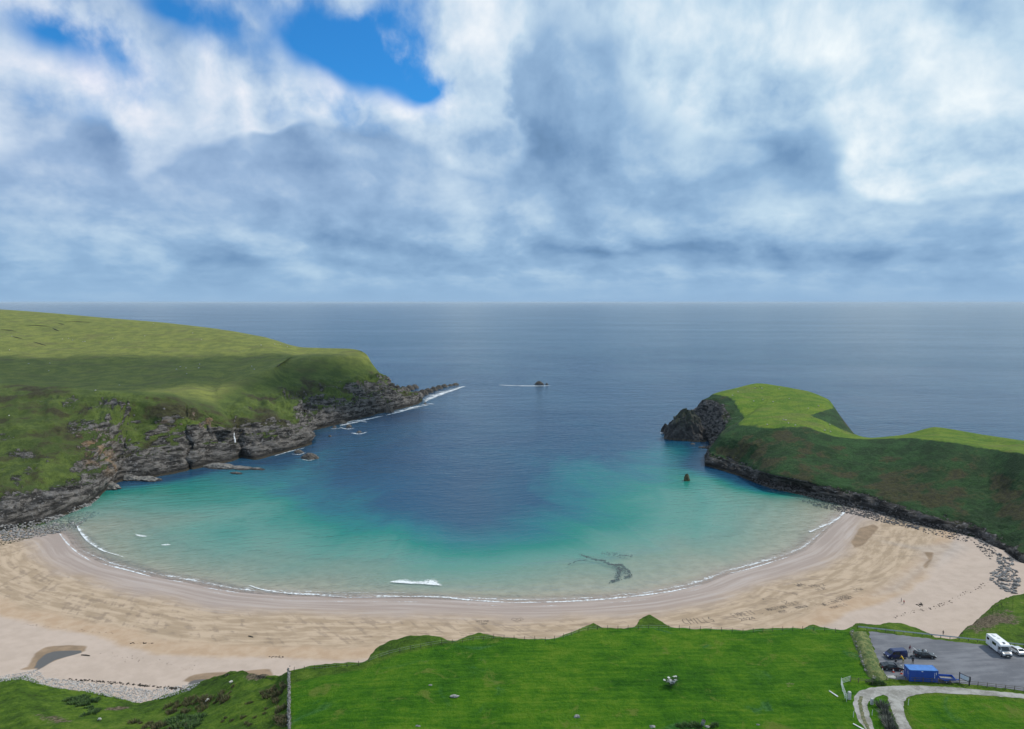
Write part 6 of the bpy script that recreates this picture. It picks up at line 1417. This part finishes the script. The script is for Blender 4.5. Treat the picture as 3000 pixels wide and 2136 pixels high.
# ================================================================== sheep and people
def skin_mesh(name, joints, bones, radii, sub=1):
    me = bpy.data.meshes.new(name); me.from_pydata(joints, bones, []); o = bpy.data.objects.new(name, me); COL.objects.link(o)
    md = o.modifiers.new('s', 'SKIN'); md.use_smooth_shade = True
    for i, sv in enumerate(me.skin_vertices[0].data): sv.radius = radii[i] if isinstance(radii[i], tuple) else (radii[i], radii[i]); sv.use_root = (i == 0)
    sb = o.modifiers.new('d', 'SUBSURF'); sb.levels = sub; sb.render_levels = sub
    dg = bpy.context.evaluated_depsgraph_get(); m2 = bpy.data.meshes.new_from_object(o.evaluated_get(dg)); bpy.data.objects.remove(o); bpy.data.meshes.remove(me); m2.name = name
    return m2
def sheep_mesh(graze):
    J = [(0, 0, .62), (-.32, 0, .62), (.32, 0, .64), (.50, 0, .70 if not graze else .48), (.66, 0, .80 if not graze else .20), (.80, 0, .74 if not graze else .06)]
    E = [(1, 0), (0, 2), (2, 3), (3, 4), (4, 5)]; Rr = [.27, .26, .25, .14, .10, .06]
    for x in (-.34, .32):
        for y in (-.13, .13):
            k = len(J); J += [(x, y, .45), (x + (.03 if x < 0 else 0), y, .22), (x, y, .02)]; Rr += [.10, .05, .045]; E += [(1 if x < 0 else 2, k), (k, k + 1), (k + 1, k + 2)]
    k = len(J); J += [(-.60, 0, .55)]; E += [(1, k)]; Rr += [.06]
    me = skin_mesh('sheep', J, E, Rr, 1); me.materials.append(WOOL); me.materials.append(SHEEPF)
    for pg in me.polygons:
        c = pg.center; pg.material_index = 1 if (c.x > .60 or c.z < .30 and not (graze and c.x > .4 and c.x < .6)) else 0
    return me
SH = [sheep_mesh(True), sheep_mesh(False)]
def flock(spots, label, group, which, scale=1.0):
    for (u, v) in spots:
        q = hit(u, v, which); o = bpy.data.objects.new('sheep', random.choice(SH)); COL.objects.link(o); o.location = q; o.scale = (scale,) * 3; o.rotation_euler = (0, 0, random.uniform(0, 6.28)); tag(o, label, 'sheep', group)
flock([(2212, 1138), (2232, 1139), (2283, 1141), (2162, 1149), (2208, 1177), (2235, 1173), (2265, 1179), (2312, 1170), (2368, 1198), (2398, 1191), (2295, 1231), (2302, 1233), (2248, 1246), (2310, 1242), (2330, 1248), (2431, 1246), (2416, 1263), (2433, 1267), (2146, 1160)], 'white sheep grazing on the bright green top of the right headland', 'sheep on the right headland', 'right', 1.15)
flock([(35, 987), (183, 995), (201, 993), (213, 998), (243, 1003), (249, 1002), (28, 1027), (84, 1067), (146, 1066), (143, 1088), (424, 986), (330, 993), (517, 1084), (528, 1076), (545, 1080), (582, 1080), (585, 1069), (547, 1097), (450, 950), (565, 977), (590, 996), (765, 1013), (805, 1010), (822, 1011), (842, 1018), (738, 1075), (745, 1084)], 'white sheep scattered over the moor of the left headland', 'sheep on the left headland', 'left', 1.5)
flock([(280, 1146), (27, 1220), (350, 1130)], 'white sheep on the grassy spur above the left cliffs', 'sheep on the spur', 'left', 1.2)
for (u, v), lb in [((677, 2003), 'white sheep lying near the crest of the grass slope'), ((608, 2056), 'small white sheep among the rushes'), ((292, 2112), 'white sheep at the edge of the lower bank')]:
    flock([(u, v)], lb, 'sheep near the stone wall', 'land', .9)

def person(u, v, facing, label, shirt, legs, z=None, pose='stand', which='land', hair=(.02, .016, .013), skin=(.42, .26, .19), h=1.0, shoes=(.03, .03, .03)):
    lean = .55 if pose == 'bend' else .03
    sw_ = .16 if pose == 'walk' else .05
    J = [(0, 0, .93)]; E = []; Rr = [(.135, .115)]
    def add(p_, par, r): J.append(p_); E.append((par, len(J) - 1)); Rr.append(r); return len(J) - 1
    sp = add((lean * .3, 0, 1.12), 0, (.125, .10)); ch = add((lean * .8, 0, 1.34), sp, (.155, .115)); nk = add((lean * 1.05, 0, 1.50), ch, .058); hd = add((lean * 1.2 + .02, 0, 1.60), nk, .085); ht = add((lean * 1.3 + .01, 0, 1.70), hd, .088)
    for s in (-1, 1):
        a = add((lean * .85, s * .19, 1.40), ch, .062); ex = lean * .9 + (.10 if pose == 'bend' else -.02 + .08 * s * (pose == 'walk')); el_ = add((ex, s * .25, 1.14), a, .046); wr = add((ex + .10, s * .25, .90), el_, .033); pm = add((ex + .13, s * .245, .83), wr, (.036, .022))
        for k in range(4): 
            f1 = add((ex + .115 + .022 * k, s * .245, .775), pm, .010); add((ex + .12 + .022 * k, s * (.235), .735 - .008 * (k in (1, 2))), f1, .008)
        t1 = add((ex + .175, s * .23, .82), pm, .010); add((ex + .19, s * .225, .785), t1, .009)
        hp = add((0, s * .095, .87), 0, .098); kn = add((sw_ * s * .9 + .03, s * .10, .48), hp, .066); an = add((sw_ * s * 1.3 - .02, s * .105, .09), kn, .042); add((sw_ * s * 1.3 + .14, s * .12, .045), an, .038)
    me = skin_mesh('person', J, E, Rr, 1); P1 = paint('skin_%.2f' % skin[0], skin, .6)
    key = '%d_%d' % (u, v)
    for m_ in (P1, paint('shirt_' + key, shirt, .85), paint('trousers_' + key, legs, .85), paint('shoes_' + key, shoes, .7)): me.materials.append(m_)
    for pg in me.polygons:
        c = pg.center; mi = 0
        if c.z > 1.50: mi = 0
        elif c.z > .96 or (abs(c.y) > .20 and c.z > .90): mi = 1
        elif abs(c.y) > .195 and c.z < .90 and c.z > .70: mi = 0
        elif c.z > .10: mi = 2
        else: mi = 3
        pg.material_index = mi
    p_ = Vector(Pz(u, v, z)) if z else hit(u, v, which)
    o = bpy.data.objects.new('person', me); COL.objects.link(o); o.location = p_; o.rotation_euler = (0, 0, facing); o.scale = (h,) * 3; tag(o, label, 'person')
    bm = bmesh.new(); hx = lean * 1.27 + .005; bmesh.ops.create_icosphere(bm, subdivisions=2, radius=.108, matrix=Matrix.Translation((hx - .018, 0, 1.685)) @ Matrix.Diagonal((1, .92, 1, 1)))
    bmesh.ops.delete(bm, geom=[q for q in bm.verts if q.co.x > hx + .05 and q.co.z < 1.72], context='VERTS'); hm = bpy.data.meshes.new('hair'); bm.to_mesh(hm); bm.free(); hm.materials.append(paint('hair_%.3f' % hair[0], hair, .8)); ho = bpy.data.objects.new('hair', hm); COL.objects.link(ho); ho.parent = o
    fc_ = MB(); fx = lean * 1.22 + .095
    fc_.box((fx + .012, 0, 1.625), (.035, .028, .045)); fc_.build('nose', P1, o)
    for s in (-1, 1): MB().box((fx, s * .034, 1.652), (.014, .022, .012)).build('eye', BLACKP, o); MB().box((lean * 1.22 + .0, s * .092, 1.64), (.045, .02, .06)).build('ear', P1, o)
    MB().box((fx - .004, 0, 1.578), (.014, .045, .010)).build('mouth', paint('lips', (.25, .10, .09), .6), o)
    return o
person(2665, 1911, -1.2, 'person in red top and pale shorts between the van and the estate', (.17, .025, .05), (.45, .42, .42), 40.052, 'walk')
person(2674, 1945, 1.4, 'person all in black standing near the container', (.012, .012, .016), (.014, .014, .018), 40.052, 'stand')
person(2646, 1943, 1.9, 'person in a yellow jacket bending behind the blue van', (.68, .42, .01), (.35, .28, .12), 40.052, 'bend')
person(2763, 1861, 1.0, 'person in dark clothes walking on sand in the gap below the barrier', (.03, .032, .04), (.03, .03, .035), None, 'walk', 'beach')
person(2648, 1770, .6, 'person in red standing on the upper right beach', (.40, .05, .05), (.06, .06, .08), None, 'stand', 'beach'); person(2640, 1764, -.4, 'person in blue grey standing on the upper right beach', (.16, .19, .26), (.05, .05, .07), None, 'stand', 'beach')
# bags on the tarmac
for u, v, lb, s in [(2625, 1938, 'black rucksack on the tarmac between the van and the saloon', 1.0), (2669, 1925, 'small dark bag on the tarmac behind the estate', .7)]:
    q = Pz(u, v, 40.052); t = empty('rucksack', q, .5); tag(t, lb, 'bag'); me = rock_mesh(int(u), 3, .8, .12); me.materials.append(BLACKP); o = bpy.data.objects.new('sack', me); COL.objects.link(o); o.parent = t; o.scale = (.42 * s, .30 * s, .36 * s); o.location = (0, 0, .24 * s)
    MB().tube([(-.1, .12, .2 * s), (-.05, .3 * s, .36 * s), (.1, .22 * s, .16 * s)], .025, 5).build('strap', BLACKP, t)

# ================================================================== peat cuttings on the left moor
PEAT = paint('peat_bank', (.028, .022, .016), .95, var=.3, scale=.3)
for px_, lb in [([(75, 953), (110, 954), (155, 958)], 'long dark peat cutting high on the left moor'), ([(155, 962), (175, 971)], 'short dark peat cutting below the long one on the left moor'), ([(190, 943), (230, 943), (275, 945)], 'dark peat cutting along the skyline of the left moor'), ([(170, 948), (192, 952)], 'small dark peat cutting under the skyline of the left moor'),
                ([(0, 965), (55, 972)], 'dark peat cutting at the left edge of the moor'), ([(35, 986), (70, 994)], 'dark peat cutting beside a sheep on the left moor'), ([(98, 1002), (140, 1014)], 'lowest dark peat cutting on the left moor')]:
    qs = []
    for a, b_ in zip(px_[:-1], px_[1:]):
        for k in range(8): qs.append(hit(a[0] + (b_[0] - a[0]) * k / 8, a[1] + (b_[1] - a[1]) * k / 8, 'left') + Vector((0, 0, -.3)))
    n_ = len(qs); tag(MB().tube(qs, [(.35 + .75 * math.sin(math.pi * (i + .5) / n_)) for i in range(n_)], 6).build('peat_bank', PEAT, None, True), lb, 'peat bank', 'peat cuttings on the left moor')
